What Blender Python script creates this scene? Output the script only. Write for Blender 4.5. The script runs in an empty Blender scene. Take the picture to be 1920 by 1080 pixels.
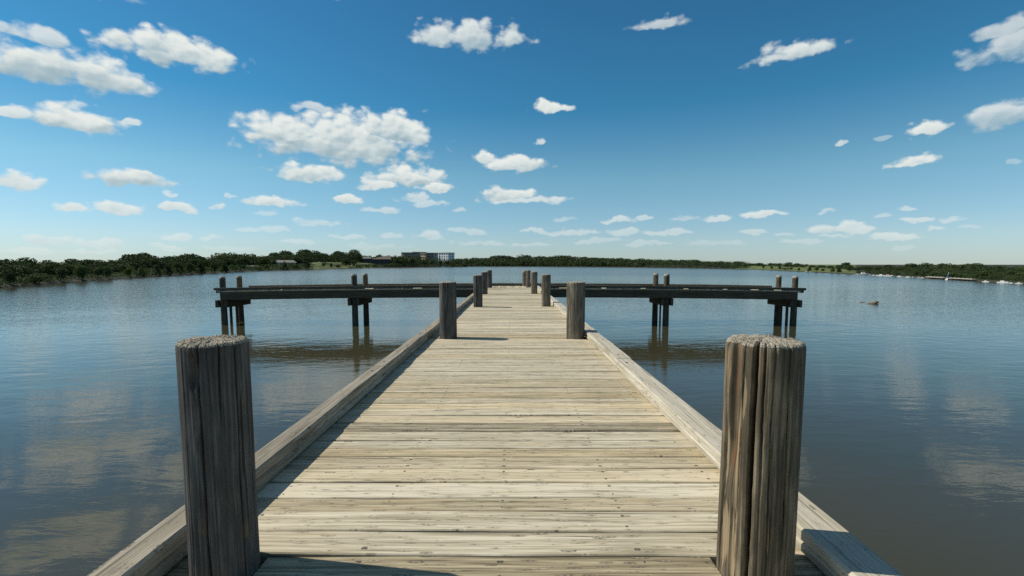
import bpy, math, random
import numpy as np
from mathutils import Vector, noise as mnoise

random.seed(7)
rng = np.random.default_rng(11)
scene = bpy.context.scene
COL = scene.collection

# ------------------------------------------------------------------ camera
FPX, H = 900.0, 3.35                       # focal length in 1920-px units, eye height above the water
TH = math.atan(81 / FPX)                   # camera tilted down about five degrees
cam_d = bpy.data.cameras.new('camera')
cam_d.sensor_width = 36.0
cam_d.lens = 36.0 * FPX / 1920
cam_d.shift_y = 37 / 1920
cam_d.clip_start, cam_d.clip_end = 0.05, 30000
cam = bpy.data.objects.new('camera', cam_d)
COL.objects.link(cam)
cam.location = (0, 0, H)
cam.rotation_euler = (math.pi / 2 - TH, 0, 0)
scene.camera = cam
FW = (0, math.cos(TH), -math.sin(TH))
UP = (0, math.sin(TH), math.cos(TH))


def ray(px, py):
    a, b = (px - 960) / FPX, (577 - py) / FPX
    return Vector((a, FW[1] + b * UP[1], FW[2] + b * UP[2]))


def on_plane(px, py, z):
    d = ray(px, py)
    return Vector((0, 0, H)) + d * ((z - H) / d.z)


# ------------------------------------------------------------------ light
SUN_EL, SUN_AHEAD = math.radians(46), math.radians(9)     # sun to the left, a little ahead
to_sun = Vector((-math.cos(SUN_AHEAD) * math.cos(SUN_EL), math.sin(SUN_AHEAD) * math.cos(SUN_EL), math.sin(SUN_EL)))
sun_d = bpy.data.lights.new('sun', 'SUN')
sun_d.energy, sun_d.angle, sun_d.color = 4.4, math.radians(0.5), (1.0, 0.93, 0.80)
sun = bpy.data.objects.new('sun', sun_d)
COL.objects.link(sun)
sun.location = to_sun * 50
sun.rotation_euler = (-to_sun).to_track_quat('-Z', 'Y').to_euler()
scene.view_settings.view_transform = 'Standard'
scene.view_settings.look = 'None'
scene.view_settings.exposure = 0.0
scene.view_settings.gamma = 1.0
scene.cycles.max_bounces = 6
scene.cycles.use_denoising = False        # the photograph is grainy too; keeps the fine wood grain


# ------------------------------------------------------------------ node helper
class G:
    def __init__(s, tree):
        s.t = tree
        s.t.nodes.clear()

    def node(s, typ, **kw):
        n = s.t.nodes.new(typ)
        for k, v in kw.items():
            setattr(n, k, v)
        return n

    def put(s, sock, v):
        if hasattr(v, 'bl_idname') or isinstance(v, bpy.types.NodeSocket):
            s.t.links.new(v, sock)
        elif v is not None:
            sock.default_value = v

    def m(s, op, a, b=None, c=None, clamp=False):
        n = s.node('ShaderNodeMath', operation=op, use_clamp=clamp)
        for i, v in enumerate((a, b, c)):
            if v is not None:
                s.put(n.inputs[i], v)
        return n.outputs[0]

    def vm(s, op, a, b=None, c=None):
        n = s.node('ShaderNodeVectorMath', operation=op)
        for i, v in enumerate((a, b, c)):
            if v is not None:
                s.put(n.inputs[i], v)
        return n.outputs['Value'] if op in ('LENGTH', 'DOT_PRODUCT', 'DISTANCE') else n.outputs[0]

    def sep(s, v):
        n = s.node('ShaderNodeSeparateXYZ')
        s.put(n.inputs[0], v)
        return n.outputs

    def comb(s, x=0.0, y=0.0, z=0.0):
        n = s.node('ShaderNodeCombineXYZ')
        for i, v in enumerate((x, y, z)):
            s.put(n.inputs[i], v)
        return n.outputs[0]

    def noise(s, vec, scale=1.0, detail=4.0, rough=0.5, dist=0.0, col=False, dim='3D'):
        n = s.node('ShaderNodeTexNoise', noise_dimensions=dim)
        s.put(n.inputs['Vector'], vec)
        n.inputs['Scale'].default_value = scale
        n.inputs['Detail'].default_value = detail
        n.inputs['Roughness'].default_value = rough
        n.inputs['Distortion'].default_value = dist
        return n.outputs['Color' if col else 'Fac']

    def step(s, v, lo, hi, a=0.0, b=1.0):
        n = s.node('ShaderNodeMapRange', interpolation_type='SMOOTHSTEP')
        s.put(n.inputs[0], v)
        for i, q in enumerate((lo, hi, a, b)):
            n.inputs[i + 1].default_value = q
        return n.outputs[0]

    def lin(s, v, lo, hi, a=0.0, b=1.0):
        n = s.node('ShaderNodeMapRange')
        s.put(n.inputs[0], v)
        for i, q in enumerate((lo, hi, a, b)):
            n.inputs[i + 1].default_value = q
        return n.outputs[0]

    def mix(s, f, a, b, blend='MIX'):
        n = s.node('ShaderNodeMix', data_type='RGBA', blend_type=blend)
        s.put(n.inputs[0], f)
        for sock, v in ((n.inputs[6], a), (n.inputs[7], b)):
            s.put(sock, (*v, 1) if isinstance(v, tuple) and len(v) == 3 else v)
        return n.outputs[2]

    def ramp(s, v, stops):
        n = s.node('ShaderNodeValToRGB')
        s.put(n.inputs[0], v)
        e = n.color_ramp.elements
        while len(e) < len(stops):
            e.new(0.5)
        for el, (p, c) in zip(e, stops):
            el.position, el.color = p, (*c, 1)
        return n.outputs[0]

    def attr(s, name):
        return s.node('ShaderNodeAttribute', attribute_name=name)

    def bump(s, h, strength, dist):
        n = s.node('ShaderNodeBump')
        s.put(n.inputs['Strength'], strength)
        n.inputs['Distance'].default_value = dist
        s.put(n.inputs['Height'], h)
        return n.outputs[0]

    def out(s, col, rough=0.8, normal=None, **kw):
        p = s.node('ShaderNodeBsdfPrincipled')
        s.put(p.inputs['Base Color'], (*col, 1) if isinstance(col, tuple) and len(col) == 3 else col)
        s.put(p.inputs['Roughness'], rough)
        if normal is not None:
            s.put(p.inputs['Normal'], normal)
        for k, v in kw.items():
            s.put(p.inputs[k], v)
        o = s.node('ShaderNodeOutputMaterial')
        s.t.links.new(p.outputs[0], o.inputs[0])
        return p


def material(name):
    m = bpy.data.materials.new(name)
    m.use_nodes = True
    return m, G(m.node_tree)


# ------------------------------------------------------------------ sky with clouds
world = bpy.data.worlds.new('World')
scene.world = world
world.use_nodes = True
g = G(world.node_tree)
sky = g.node('ShaderNodeTexSky', sky_type='NISHITA', sun_disc=False)
sky.sun_elevation = SUN_EL
sky.sun_rotation = math.radians(-81)
sky.altitude, sky.air_density, sky.dust_density, sky.ozone_density = 100, 1.0, 0.1, 2.0


def az_el(px, py, up=True):
    d = ray(px, py).normalized()
    return math.atan2(d.x, d.y), math.asin(d.z) * (1 if up else -1)


def cloud(px, py, hw, hh, op=1.0):                 # a cloud seen round that direction, half width, half height
    a, e = az_el(px, py)
    a1, _ = az_el(px + hw, py)
    a0, _ = az_el(px - hw, py)
    _, e1 = az_el(px, py - hh)
    _, e0 = az_el(px, py + hh)
    return (a, e, (a1 - a0) / 2, (e1 - e0) / 2, op)


CL = [(15, 205, 55, 20, .9), (148, 222, 105, 38), (245, 229, 22, 11, .8), (42, 341, 52, 21),
      (252, 328, 92, 30), (142, 385, 42, 15), (228, 388, 64, 18), (332, 384, 48, 17), (410, 384, 29, 13),
      (513, 377, 64, 15), (88, 449, 62, 20, .75), (200, 453, 62, 16, .7), (328, 443, 40, 10, .7),
      (640, 252, 200, 74), (735, 238, 92, 46), (548, 246, 92, 44), (587, 198, 42, 12, .7),
      (577, 323, 84, 23), (772, 330, 92, 27), (712, 344, 50, 16), (825, 351, 48, 14), (648, 373, 40, 13), (775, 370, 38, 11, .7),
      (800, 380, 40, 10, .6), (715, 393, 46, 9, .6), (600, 418, 62, 11, .55), (462, 428, 32, 7, .5), (522, 430, 34, 7, .5),
      (906, 293, 23, 18), (970, 306, 66, 21), (1017, 262, 14, 10, .8), (1030, 200, 48, 15), (953, 362, 60, 21),
      (985, 374, 85, 10, .8), (862, 393, 14, 6, .5), (800, 441, 40, 14, .65), (862, 432, 24, 8, .5), (896, 434, 22, 8, .5),
      (1000, 433, 26, 7, .6), (1062, 434, 68, 8, .6), (1055, 411, 26, 6, .4), (1155, 413, 38, 8, .75), (1207, 408, 18, 6, .6),
      (1168, 433, 42, 11, .6), (1245, 433, 56, 9, .6), (1346, 407, 36, 8, .75), (1280, 408, 30, 6, .4), (1434, 398, 58, 11, .95),
      (1548, 396, 24, 7, .5), (1412, 434, 38, 8, .55), (1470, 436, 26, 6, .45), (1582, 425, 80, 15, .9), (1682, 441, 68, 11, .8),
      (1716, 408, 40, 9, .75), (1701, 388, 20, 6, .6), (1782, 411, 30, 8, .6), (1752, 427, 28, 7, .65), (1740, 241, 58, 18),
      (1715, 303, 66, 16), (1577, 268, 13, 8, .7), (1652, 260, 20, 8, .35), (1868, 212, 95, 38, .75), (1900, 303, 22, 9, .3),
      (440, 466, 60, 8, .3), (700, 462, 70, 8, .3), (1330, 455, 80, 9, .3), (1690, 465, 30, 7, .3),
      (60, 470, 60, 9, .55), (170, 470, 70, 8, .5), (300, 462, 60, 8, .5), (395, 445, 30, 7, .55), (560, 452, 60, 7, .45), (650, 445, 40, 6, .5),
      (740, 440, 30, 7, .5), (900, 455, 60, 7, .4), (1000, 455, 60, 6, .4), (1120, 450, 60, 7, .45), (1220, 456, 70, 7, .4), (1500, 452, 50, 7, .4),
      (1560, 440, 30, 6, .5), (1660, 405, 26, 6, .5), (1820, 425, 30, 6, .4), (500, 398, 30, 6, .4), (430, 365, 12, 5, .5), (320, 362, 16, 7, .7),
      # the sky above, seen in the upper part of the frame
      (330, 92, 150, 46), (880, 62, 120, 40, .9), (1480, 96, 95, 26, .9), (1240, 40, 70, 18, .7), (60, 60, 90, 30, .8), (1890, 50, 70, 24, .7)]
CLOUDS = [cloud(*c) for c in CL]
# clouds higher up, which the near water mirrors
for c in [(180, 845, 150, 50, .9), (560, 1010, 160, 50, .7),
          (1870, 885, 150, 34, .55), (150, 1010, 160, 40, .8)]:
    a, e = az_el(c[0], c[1], False)
    a1, _ = az_el(c[0] + c[2], c[1])
    _, e1 = az_el(c[0], c[1] + c[3], False)
    CLOUDS.append((a, e, (a1 - a) * 1.15, (e1 - e) * 1.2, min(1.0, c[4] * 1.25)))

tc = g.node('ShaderNodeTexCoord')
dirv = g.vm('NORMALIZE', tc.outputs['Generated'])
dx, dy, dz = g.sep(dirv)
az = g.m('ARCTAN2', dx, dy)
el = g.m('ARCSINE', dz)
P = g.comb(az, el, 0.0)
# billows: noise in angle space, finer towards the horizon
Pn = g.comb(g.m('MULTIPLY', az, 1.0), g.m('MULTIPLY', el, 1.5), 0.3)
warp = g.noise(Pn, 30.0, 3.0, 0.55, col=True)
Pw = g.vm('MULTIPLY_ADD', g.vm('SUBTRACT', warp, (0.5, 0.5, 0.5)), (0.030, 0.024, 0.0), P)
Pd = g.vm('MULTIPLY_ADD', g.vm('SUBTRACT', g.noise(Pn, 55.0, 3.0, 0.55, col=True), (0.5, 0.5, 0.5)), (0.012, 0.012, 0.0), Pn)


def billow(p):
    """rounded heaps: two sizes of cells, smoothed, with a little fine fluff"""
    def cells(sc):
        n = g.node('ShaderNodeTexVoronoi', voronoi_dimensions='2D', feature='SMOOTH_F1')
        g.put(n.inputs['Vector'], p)
        n.inputs['Scale'].default_value = sc
        n.inputs['Smoothness'].default_value = 0.35
        return g.m('SUBTRACT', 0.62, n.outputs['Distance'])
    return g.m('ADD', g.m('ADD', g.m('MULTIPLY', cells(26.0), 0.62), g.m('MULTIPLY', cells(60.0), 0.20)),
               g.m('MULTIPLY', g.m('SUBTRACT', g.noise(p, 90.0, 5.0, 0.6), 0.5), 0.34))


fb = billow(Pd)
fb2 = billow(g.vm('ADD', Pd, (-0.005, 0.008, 0.0)))
soft = g.noise(Pn, 14.0, 4.0, 0.5)
D, V = None, None
for (a, e, w, h, op) in CLOUDS:
    src = Pw if V is None else g.vm('MULTIPLY_ADD', V, (1e-9, 1e-9, 0), Pw)     # one cloud after the other
    q = g.vm('MULTIPLY_ADD', src, (1 / w, 1 / h, 0), (-a / w, -e / h + 0.25, 0))
    qx, qy, _ = g.sep(q)
    vb = g.m('MAXIMUM', qy, g.m('MULTIPLY', qy, -1.7))
    r = g.vm('LENGTH', g.comb(qx, vb, 0.0))
    t = g.m('SUBTRACT', 1.0, r)
    info = g.comb(qy, op, min(1.0, h / 0.03))
    if D is None:
        D, V = t, info
    else:
        gt = g.m('GREATER_THAN', t, D)
        n = g.node('ShaderNodeMix', data_type='VECTOR')
        g.put(n.inputs[0], gt)
        g.put(n.inputs[4], V)
        g.put(n.inputs[5], info)
        V = n.outputs[1]
        D = g.m('MAXIMUM', D, t)
vv, vo, vs = g.sep(V)
body = g.m('ADD', g.m('MULTIPLY_ADD', g.m('SUBTRACT', fb, 0.16), 1.15, g.m('MINIMUM', D, 0.66)), g.m('MULTIPLY', g.m('SUBTRACT', soft, 0.5), 0.50))
mask = g.m('MULTIPLY', g.m('MULTIPLY', g.step(body, 0.02, 0.52), g.step(D, -0.32, -0.05)), vo)
relief = g.m('MULTIPLY', g.m('SUBTRACT', fb, fb2), 1.0)
# the base of a cloud is turned from the sun, its heaped top towards it
sh = g.m('ADD', g.m('MULTIPLY_ADD', vv, 0.80, 0.34), relief)
sh = g.m('ADD', sh, g.m('MULTIPLY', g.m('SUBTRACT', soft, 0.5), 0.9))
sh = g.m('ADD', sh, g.m('MULTIPLY', g.step(body, 0.85, 0.15), 0.22))
sh = g.m('ADD', g.m('MULTIPLY', sh, vs), g.m('SUBTRACT', 1.0, g.m('MULTIPLY', vs, 0.94)), clamp=True)
ccol = g.ramp(sh, [(0.0, (0.31, 0.44, 0.51)), (0.35, (0.45, 0.56, 0.60)), (0.70, (0.68, 0.745, 0.74)), (1.0, (0.80, 0.84, 0.81))])
hz = g.step(el, 0.0, 0.16, 0.66, 1.0)
SKY_STRENGTH = 0.10
# a clear, slightly green-blue air that deepens quickly with height
air = g.ramp(g.lin(el, 0.0, 1.0), [(0.0, (0.59, 0.75, 1.02)), (0.05, (0.70, 0.86, 1.03)), (0.17, (0.66, 0.98, 0.97)), (0.30, (0.27, 0.80, 0.93)), (0.50, (0.26, 0.74, 0.90)), (0.75, (0.95, 0.95, 0.82))])
skyc = g.vm('MULTIPLY', g.vm('MULTIPLY', sky.outputs[0], (SKY_STRENGTH,) * 3), air)
final = g.mix(g.m('MULTIPLY', mask, hz), skyc, ccol)
bg = g.node('ShaderNodeBackground')
g.put(bg.inputs[0], final)
bg.inputs[1].default_value = 1.0
g.t.links.new(bg.outputs[0], g.node('ShaderNodeOutputWorld').inputs[0])


# ------------------------------------------------------------------ mesh helpers
def tag(o, label=None, cat=None, group=None, kind=None):
    for k, v in (('label', label), ('category', cat), ('group', group), ('kind', kind)):
        if v:
            o[k] = v
    return o


def link(name, data, parent=None, loc=None):
    o = bpy.data.objects.new(name, data)
    COL.objects.link(o)
    if parent is not None:
        o.parent = parent
    if loc is not None:
        o.location = loc
    return o


class MB:
    """collects vertices, faces, one uv and one tint per vertex, and links them as ONE mesh object"""

    def __init__(s):
        s.v, s.f, s.uv, s.t = [], [], [], []
        s.fresh = []

    def add(s, vs, fs, uvs=None, tint=0.5, fresh=None):
        b = len(s.v)
        s.v += [tuple(p) for p in vs]
        s.f += [tuple(i + b for i in q) for q in fs]
        s.uv += list(uvs) if uvs is not None else [(p[0] + p[1], p[2]) for p in vs]
        s.t += [tint] * len(vs)
        s.fresh += list(fresh) if fresh is not None else [0.0] * len(vs)
        return s

    def box(s, x0, x1, y0, y1, z0, z1):
        vs = [(x, y, z) for z in (z0, z1) for y in (y0, y1) for x in (x0, x1)]
        return s.add(vs, [(0, 2, 3, 1), (4, 5, 7, 6), (0, 1, 5, 4), (2, 6, 7, 3), (0, 4, 6, 2), (1, 3, 7, 5)])

    def timber(s, p0, p1, w, h, up=(0, 0, 1), seg=8, ch=0.006, wob=0.002, tint=0.5, shape=None):
        """a sawn timber from p0 to p1 (middle of its underside), with softened arrises and slight wander"""
        p0, p1 = Vector(p0), Vector(p1)
        a = (p1 - p0)
        L = a.length
        a.normalize()
        c = Vector(up)
        b = c.cross(a).normalized()
        c = a.cross(b)
        su, sv, sd = random.uniform(0, 50), random.uniform(0, 50), random.uniform(0, 99)
        prof = [(-w / 2, ch), (-w / 2, h - ch), (-w / 2 + ch, h), (-w / 6, h), (w / 6, h), (w / 2 - ch, h), (w / 2, h - ch), (w / 2, ch), (w / 2 - ch, 0), (-w / 2 + ch, 0)]
        k = len(prof)
        vs, uvs, fs = [], [], []
        for i in range(seg + 1):
            f = i / seg
            o = p0 + a * (L * f)
            if shape:
                o = o + Vector(shape(f * L))
            e1 = mnoise.noise(Vector((f * L * 2.1, sd, 0))) * wob
            e2 = mnoise.noise(Vector((f * L * 2.1, sd, 7))) * wob
            e3 = mnoise.noise(Vector((f * L * .8, sd, 3))) * wob
            for (x, z) in prof:
                x2 = x + (e1 if x < 0 else e2)
                z2 = z + (e3 if z > h / 2 else 0)
                vs.append(o + b * x2 + c * z2)
                uvs.append((f * L + su, x + (z if x > 0 else -z) * .9 + sv))
        for i in range(seg):
            for j in range(k):
                j2 = (j + 1) % k
                fs.append((i * k + j, (i + 1) * k + j, (i + 1) * k + j2, i * k + j2))
        fs.append(tuple(range(k)))
        fs.append(tuple(reversed(range(seg * k, seg * k + k))))
        return s.add(vs, fs, uvs, tint)

    def build(s, name, mat, parent=None, loc=None, smooth=False):
        me = bpy.data.meshes.new(name)
        me.from_pydata(s.v, [], s.f)
        uvl = me.uv_layers.new(name='UVMap')
        li = np.empty(len(me.loops), dtype=np.int32)
        me.loops.foreach_get('vertex_index', li)
        uvl.data.foreach_set('uv', np.asarray(s.uv, dtype=np.float32)[li].ravel())
        for nm, arr in (('tint', s.t), ('fresh', s.fresh)):
            at = me.attributes.new(nm, 'FLOAT', 'POINT')
            at.data.foreach_set('value', np.asarray(arr, dtype=np.float32))
        if smooth:
            me.polygons.foreach_set('use_smooth', np.ones(len(me.polygons), dtype=bool))
        me.materials.append(mat)
        me.update()
        return link(name, me, parent, loc)


# ------------------------------------------------------------------ materials
def wood(name, dark, mid, light, nails=False, fine=46.0, crack=0.6, knots=0.8, bumpd=0.004, stain=(0.20, 0.17, 0.11), yellow=0.35):
    m, g = material(name)
    uv = g.node('ShaderNodeUVMap', uv_map='UVMap')
    u, v, _ = g.sep(uv.outputs[0])
    w1 = g.m('SUBTRACT', g.noise(g.comb(g.m('MULTIPLY', u, 1.3), g.m('MULTIPLY', v, 5.0)), 1.0, 2.0), 0.5)
    # knots bend the grain round themselves
    vn = g.node('ShaderNodeTexVoronoi', voronoi_dimensions='2D', feature='F1')
    g.put(vn.inputs['Vector'], g.comb(g.m('MULTIPLY', u, 1.25), g.m('MULTIPLY', v, 5.2)))
    kd = vn.outputs['Distance']
    kr, _, _ = g.sep(vn.outputs['Color'])
    ksel = g.m('GREATER_THAN', kr, 1.0 - 0.55 * knots)
    kring = g.m('MULTIPLY', g.step(kd, 0.34, 0.03), ksel)
    vbend = g.m('ADD', g.m('MULTIPLY_ADD', w1, 0.035, v), g.m('MULTIPLY', kring, 0.022))
    n1 = g.noise(g.comb(g.m('MULTIPLY', u, 1.5), g.m('MULTIPLY', vbend, fine)), 1.0, 6.0, 0.68)
    n2 = g.noise(g.comb(g.m('MULTIPLY', u, 0.55), g.m('MULTIPLY', vbend, fine * .28)), 1.0, 4.0, 0.55)
    n3 = g.noise(g.comb(g.m('MULTIPLY', u, 1.6), g.m('MULTIPLY', v, 6.0)), 1.0, 4.0, 0.6)
    tint = g.attr('tint').outputs['Fac']
    t = g.m('ADD', g.m('MULTIPLY', n1, 0.95), g.m('MULTIPLY', n2, 0.50))
    t = g.m('ADD', g.m('SUBTRACT', t, 0.725), g.m('MULTIPLY_ADD', g.m('SUBTRACT', tint, 0.5), 0.30, 0.5))
    t = g.m('SUBTRACT', t, g.m('MULTIPLY', kring, 0.10))
    c = g.ramp(t, [(0.24, dark), (0.46, mid), (0.66, light)])
    c = g.mix(g.m('MULTIPLY', g.step(g.m('PINGPONG', g.m('MULTIPLY', tint, 7.0), 1.0), 0.45, 1.0), 0.55), c, g.mix(1.0, c, (0.95, 0.84, 0.64), 'MULTIPLY'))
    c = g.mix(g.m('MULTIPLY', g.step(n3, 0.52, 0.78), yellow), c, g.mix(1.0, c, (1.0, 0.83, 0.52), 'MULTIPLY'))
    c = g.mix(g.m('MULTIPLY', g.step(g.noise(g.comb(g.m('MULTIPLY', u, .8), g.m('MULTIPLY', v, 9.0), 4.0), 1.0, 5.0, .65), 0.58, 0.72), 0.6), c, stain)
    kcore = g.m('MULTIPLY', g.step(kd, 0.085, 0.03), ksel)
    c = g.mix(g.m('MULTIPLY', kcore, 0.65), c, (0.10, 0.075, 0.05))
    edge = g.m('MULTIPLY', g.m('MULTIPLY', g.step(kd, 0.06, 0.09), g.step(kd, 0.14, 0.10)), ksel)
    c = g.mix(g.m('MULTIPLY', edge, 0.45), c, (0.62, 0.58, 0.48))
    # checks: thin dark lines along the grain
    cn = g.noise(g.comb(g.m('MULTIPLY', u, 0.9), g.m('MULTIPLY', vbend, fine * 1.7), 9.0), 1.0, 2.0, 0.5)
    ck = g.m('MULTIPLY', g.step(cn, 0.66, 0.71), crack)
    c = g.mix(ck, c, (0.045, 0.04, 0.035))
    h = g.m('SUBTRACT', g.m('ADD', n1, g.m('MULTIPLY', n2, 0.6)), g.m('MULTIPLY', ck, 1.4))
    h = g.m('SUBTRACT', h, g.m('MULTIPLY', kcore, 0.5))
    if nails:
        geo = g.node('ShaderNodeNewGeometry')
        px, py, _ = g.sep(geo.outputs['Position'])
        lx = g.m('PINGPONG', g.m('ADD', px, 0.05 + 10 * 0.62), 0.31)
        vv = g.attr('fresh').outputs['Fac']               # place across the board, 0..1
        d1 = g.m('ABSOLUTE', g.m('SUBTRACT', g.m('ABSOLUTE', g.m('SUBTRACT', vv, 0.5)), 0.27))
        jit = g.m('MULTIPLY', g.m('SUBTRACT', g.noise(g.comb(py, 0.0, 0.0), 5.2, 1.0), 0.5), 0.05)
        d = g.vm('LENGTH', g.comb(g.m('ADD', lx, jit), g.m('MULTIPLY', d1, 0.18), 0.0))
        keep = g.m('GREATER_THAN', g.noise(g.comb(g.m('MULTIPLY', px, 0.9), py, 2.0), 4.7, 0.0), 0.52)
        nl = g.m('MULTIPLY', g.step(d, 0.0105, 0.006), keep)
        rim = g.m('MULTIPLY', g.step(g.m('ABSOLUTE', g.m('SUBTRACT', vv, 0.5)), 0.40, 0.5), g.step(g.noise(g.comb(g.m('MULTIPLY', u, 2.0), v, 6.0), 1.0, 4.0, .6), 0.35, 0.7))
        c = g.mix(g.m('MULTIPLY', rim, 0.55), c, (0.13, 0.105, 0.065))
        c = g.mix(g.m('MULTIPLY', nl, 0.85), c, (0.06, 0.05, 0.045))
        h = g.m('SUBTRACT', h, nl)
    g.out(c, 0.85, g.bump(h, 0.8, bumpd), **{'Specular IOR Level': 0.25})
    return m


M_DECK = wood('weathered_deck_wood', (0.12, 0.10, 0.065), (0.44, 0.385, 0.27), (0.70, 0.63, 0.485), knots=1.25, crack=.9, nails=True)
M_CURB = wood('weathered_curb_wood', (0.17, 0.15, 0.115), (0.44, 0.395, 0.305), (0.60, 0.55, 0.45), crack=0.8, fine=60, yellow=.25)
M_CURBL = wood('weathered_shade_dark_curb_wood', (0.08, 0.07, 0.052), (0.235, 0.205, 0.155), (0.43, 0.385, 0.305), crack=0.8, fine=60, yellow=.2)  # left curb: older wood, colour darkened further for the shade on its inner face
M_BEAM = wood('dark_tarred_timber', (0.026, 0.020, 0.012), (0.075, 0.058, 0.036), (0.15, 0.12, 0.08), knots=.2, stain=(.02, .02, .015))
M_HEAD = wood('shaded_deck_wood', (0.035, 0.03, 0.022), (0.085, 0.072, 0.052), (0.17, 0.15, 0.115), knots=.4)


def post_mat(name, dark, mid, light, peelk=0.12):
    m, g = material(name)
    uv = g.node('ShaderNodeUVMap', uv_map='UVMap')
    u, v, _ = g.sep(uv.outputs[0])          # u round the post, v up it, in metres
    w = g.m('MULTIPLY', g.m('SUBTRACT', g.noise(g.comb(g.m('MULTIPLY', u, 6.0), g.m('MULTIPLY', v, 1.5)), 1.0, 2.0), 0.5), 0.02)
    ub = g.m('ADD', u, w)
    n1 = g.noise(g.comb(g.m('MULTIPLY', ub, 95.0), g.m('MULTIPLY', v, 2.2)), 1.0, 6.0, 0.65)
    n2 = g.noise(g.comb(g.m('MULTIPLY', ub, 11.0), g.m('MULTIPLY', v, 2.4), 3.0), 1.0, 5.0, 0.62)
    n3 = g.noise(g.comb(g.m('MULTIPLY', ub, 9.0), g.m('MULTIPLY', v, 4.0), 8.0), 1.0, 5.0, 0.7)
    t = g.m('ADD', g.m('MULTIPLY', n1, 0.6), g.m('MULTIPLY', n2, 0.55))
    c = g.ramp(g.m('SUBTRACT', t, 0.07), [(0.30, dark), (0.50, mid), (0.68, light)])
    c = g.mix(g.m('MULTIPLY', g.step(n3, 0.55, 0.72), 0.55), c, (0.20, 0.14, 0.075))
    cn = g.noise(g.comb(g.m('MULTIPLY', ub, 42.0), g.m('MULTIPLY', v, 0.9), 5.0), 1.0, 3.0, 0.55)
    ck = g.step(cn, 0.66, 0.72)
    c = g.mix(g.m('MULTIPLY', ck, 0.8), c, (0.02, 0.018, 0.015))
    fr = g.attr('fresh').outputs['Fac']     # freshly split inner wood (>0), weathered end grain (<0)
    pe = g.m('MULTIPLY', g.step(g.attr('tint').outputs['Fac'], 0.6, 0.95), g.lin(n1, 0.3, 0.65, 0.35, 1.0))
    c = g.mix(g.m('MULTIPLY', pe, peelk), c, (0.42, 0.32, 0.195))
    frn = g.m('MULTIPLY', fr, g.lin(g.noise(g.comb(g.m('MULTIPLY', ub, 60.0), g.m('MULTIPLY', v, 5.0), 1.0), 1.0, 4.0, .6), 0.3, 0.6))
    c = g.mix(g.m('MULTIPLY', g.step(frn, 0.1, 0.9), 0.85), c, (0.20, 0.085, 0.035))
    geo = g.node('ShaderNodeNewGeometry')
    eg = g.noise(geo.outputs['Position'], 210.0, 4.0, 0.75)
    endc = g.ramp(eg, [(0.38, (0.07, 0.06, 0.045)), (0.5, (0.34, 0.30, 0.23)), (0.62, (0.66, 0.61, 0.50))])
    c = g.mix(g.step(g.m('MULTIPLY', fr, -1.0), 0.2, 0.8), c, endc)
    h = g.m('SUBTRACT', g.m('ADD', n1, g.m('MULTIPLY', n2, 0.8)), g.m('MULTIPLY', ck, 1.6))
    h = g.m('ADD', h, g.m('MULTIPLY', g.m('MULTIPLY', eg, 1.5), g.step(g.m('MULTIPLY', fr, -1.0), 0.2, 0.8)))
    g.out(c, 0.9, g.bump(h, 0.8, 0.004), **{'Specular IOR Level': 0.2})
    return m


M_POST = post_mat('weathered_post_wood', (0.045, 0.040, 0.033), (0.15, 0.130, 0.10), (0.36, 0.31, 0.235))
M_POSTL = post_mat('bleached_sunlit_tone_split_post', (0.036, 0.030, 0.022), (0.115, 0.094, 0.064), (0.36, 0.295, 0.20), 0.85)  # bleached peeled patches; their strong tan also paints in the sunlit left side
M_POSTD = post_mat('darker_post_wood', (0.037, 0.035, 0.033), (0.085, 0.081, 0.075), (0.185, 0.178, 0.165))
M_PILE = post_mat('wet_pile_wood', (0.03, 0.025, 0.018), (0.08, 0.066, 0.046), (0.17, 0.145, 0.105))


def plain(name, col, rough=0.7, metal=0.0, var=0.25, scale=3.0):
    m, g = material(name)
    tcn = g.node('ShaderNodeTexCoord')
    n = g.noise(tcn.outputs['Object'], scale, 5.0, 0.6)
    f = g.lin(n, 0.3, 0.7, 1 - var, 1 + var)
    c = g.vm('MULTIPLY', tuple(col), g.comb(f, f, f))
    g.out(c, rough, None, Metallic=metal)
    return m


M_BOLT = plain('rusty_steel', (0.07, 0.045, 0.03), 0.7, 0.6)
M_WHITE = plain('white_paint', (0.80, 0.80, 0.78), 0.45, var=.06)
M_BLUE = plain('blue_canvas', (0.06, 0.20, 0.42), 0.7)
M_TAN = plain('tan_wall', (0.52, 0.40, 0.27), 0.85, var=.1)
M_GREYW = plain('grey_wall', (0.34, 0.30, 0.235), 0.8, var=.12)
M_DARKW = plain('dark_wall', (0.07, 0.065, 0.055), 0.85)
M_ROOF = plain('grey_shingle_roof', (0.20, 0.19, 0.175), 0.85)
M_BROOF = plain('brown_shingle_roof', (0.15, 0.125, 0.10), 0.85)
M_PALE = plain('pale_siding', (0.55, 0.54, 0.50), 0.8, var=.1)
M_DOCKP = plain('pale_dock_planks', (0.42, 0.39, 0.33), 0.85)
M_GLASS, gg = material('dark_window_glass')
gg.out((0.045, 0.045, 0.045), 0.35, **{'Specular IOR Level': 0.15})
M_DRIFT = plain('driftwood_bark', (0.20, 0.13, 0.075), 0.85, var=.5, scale=6)

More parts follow.
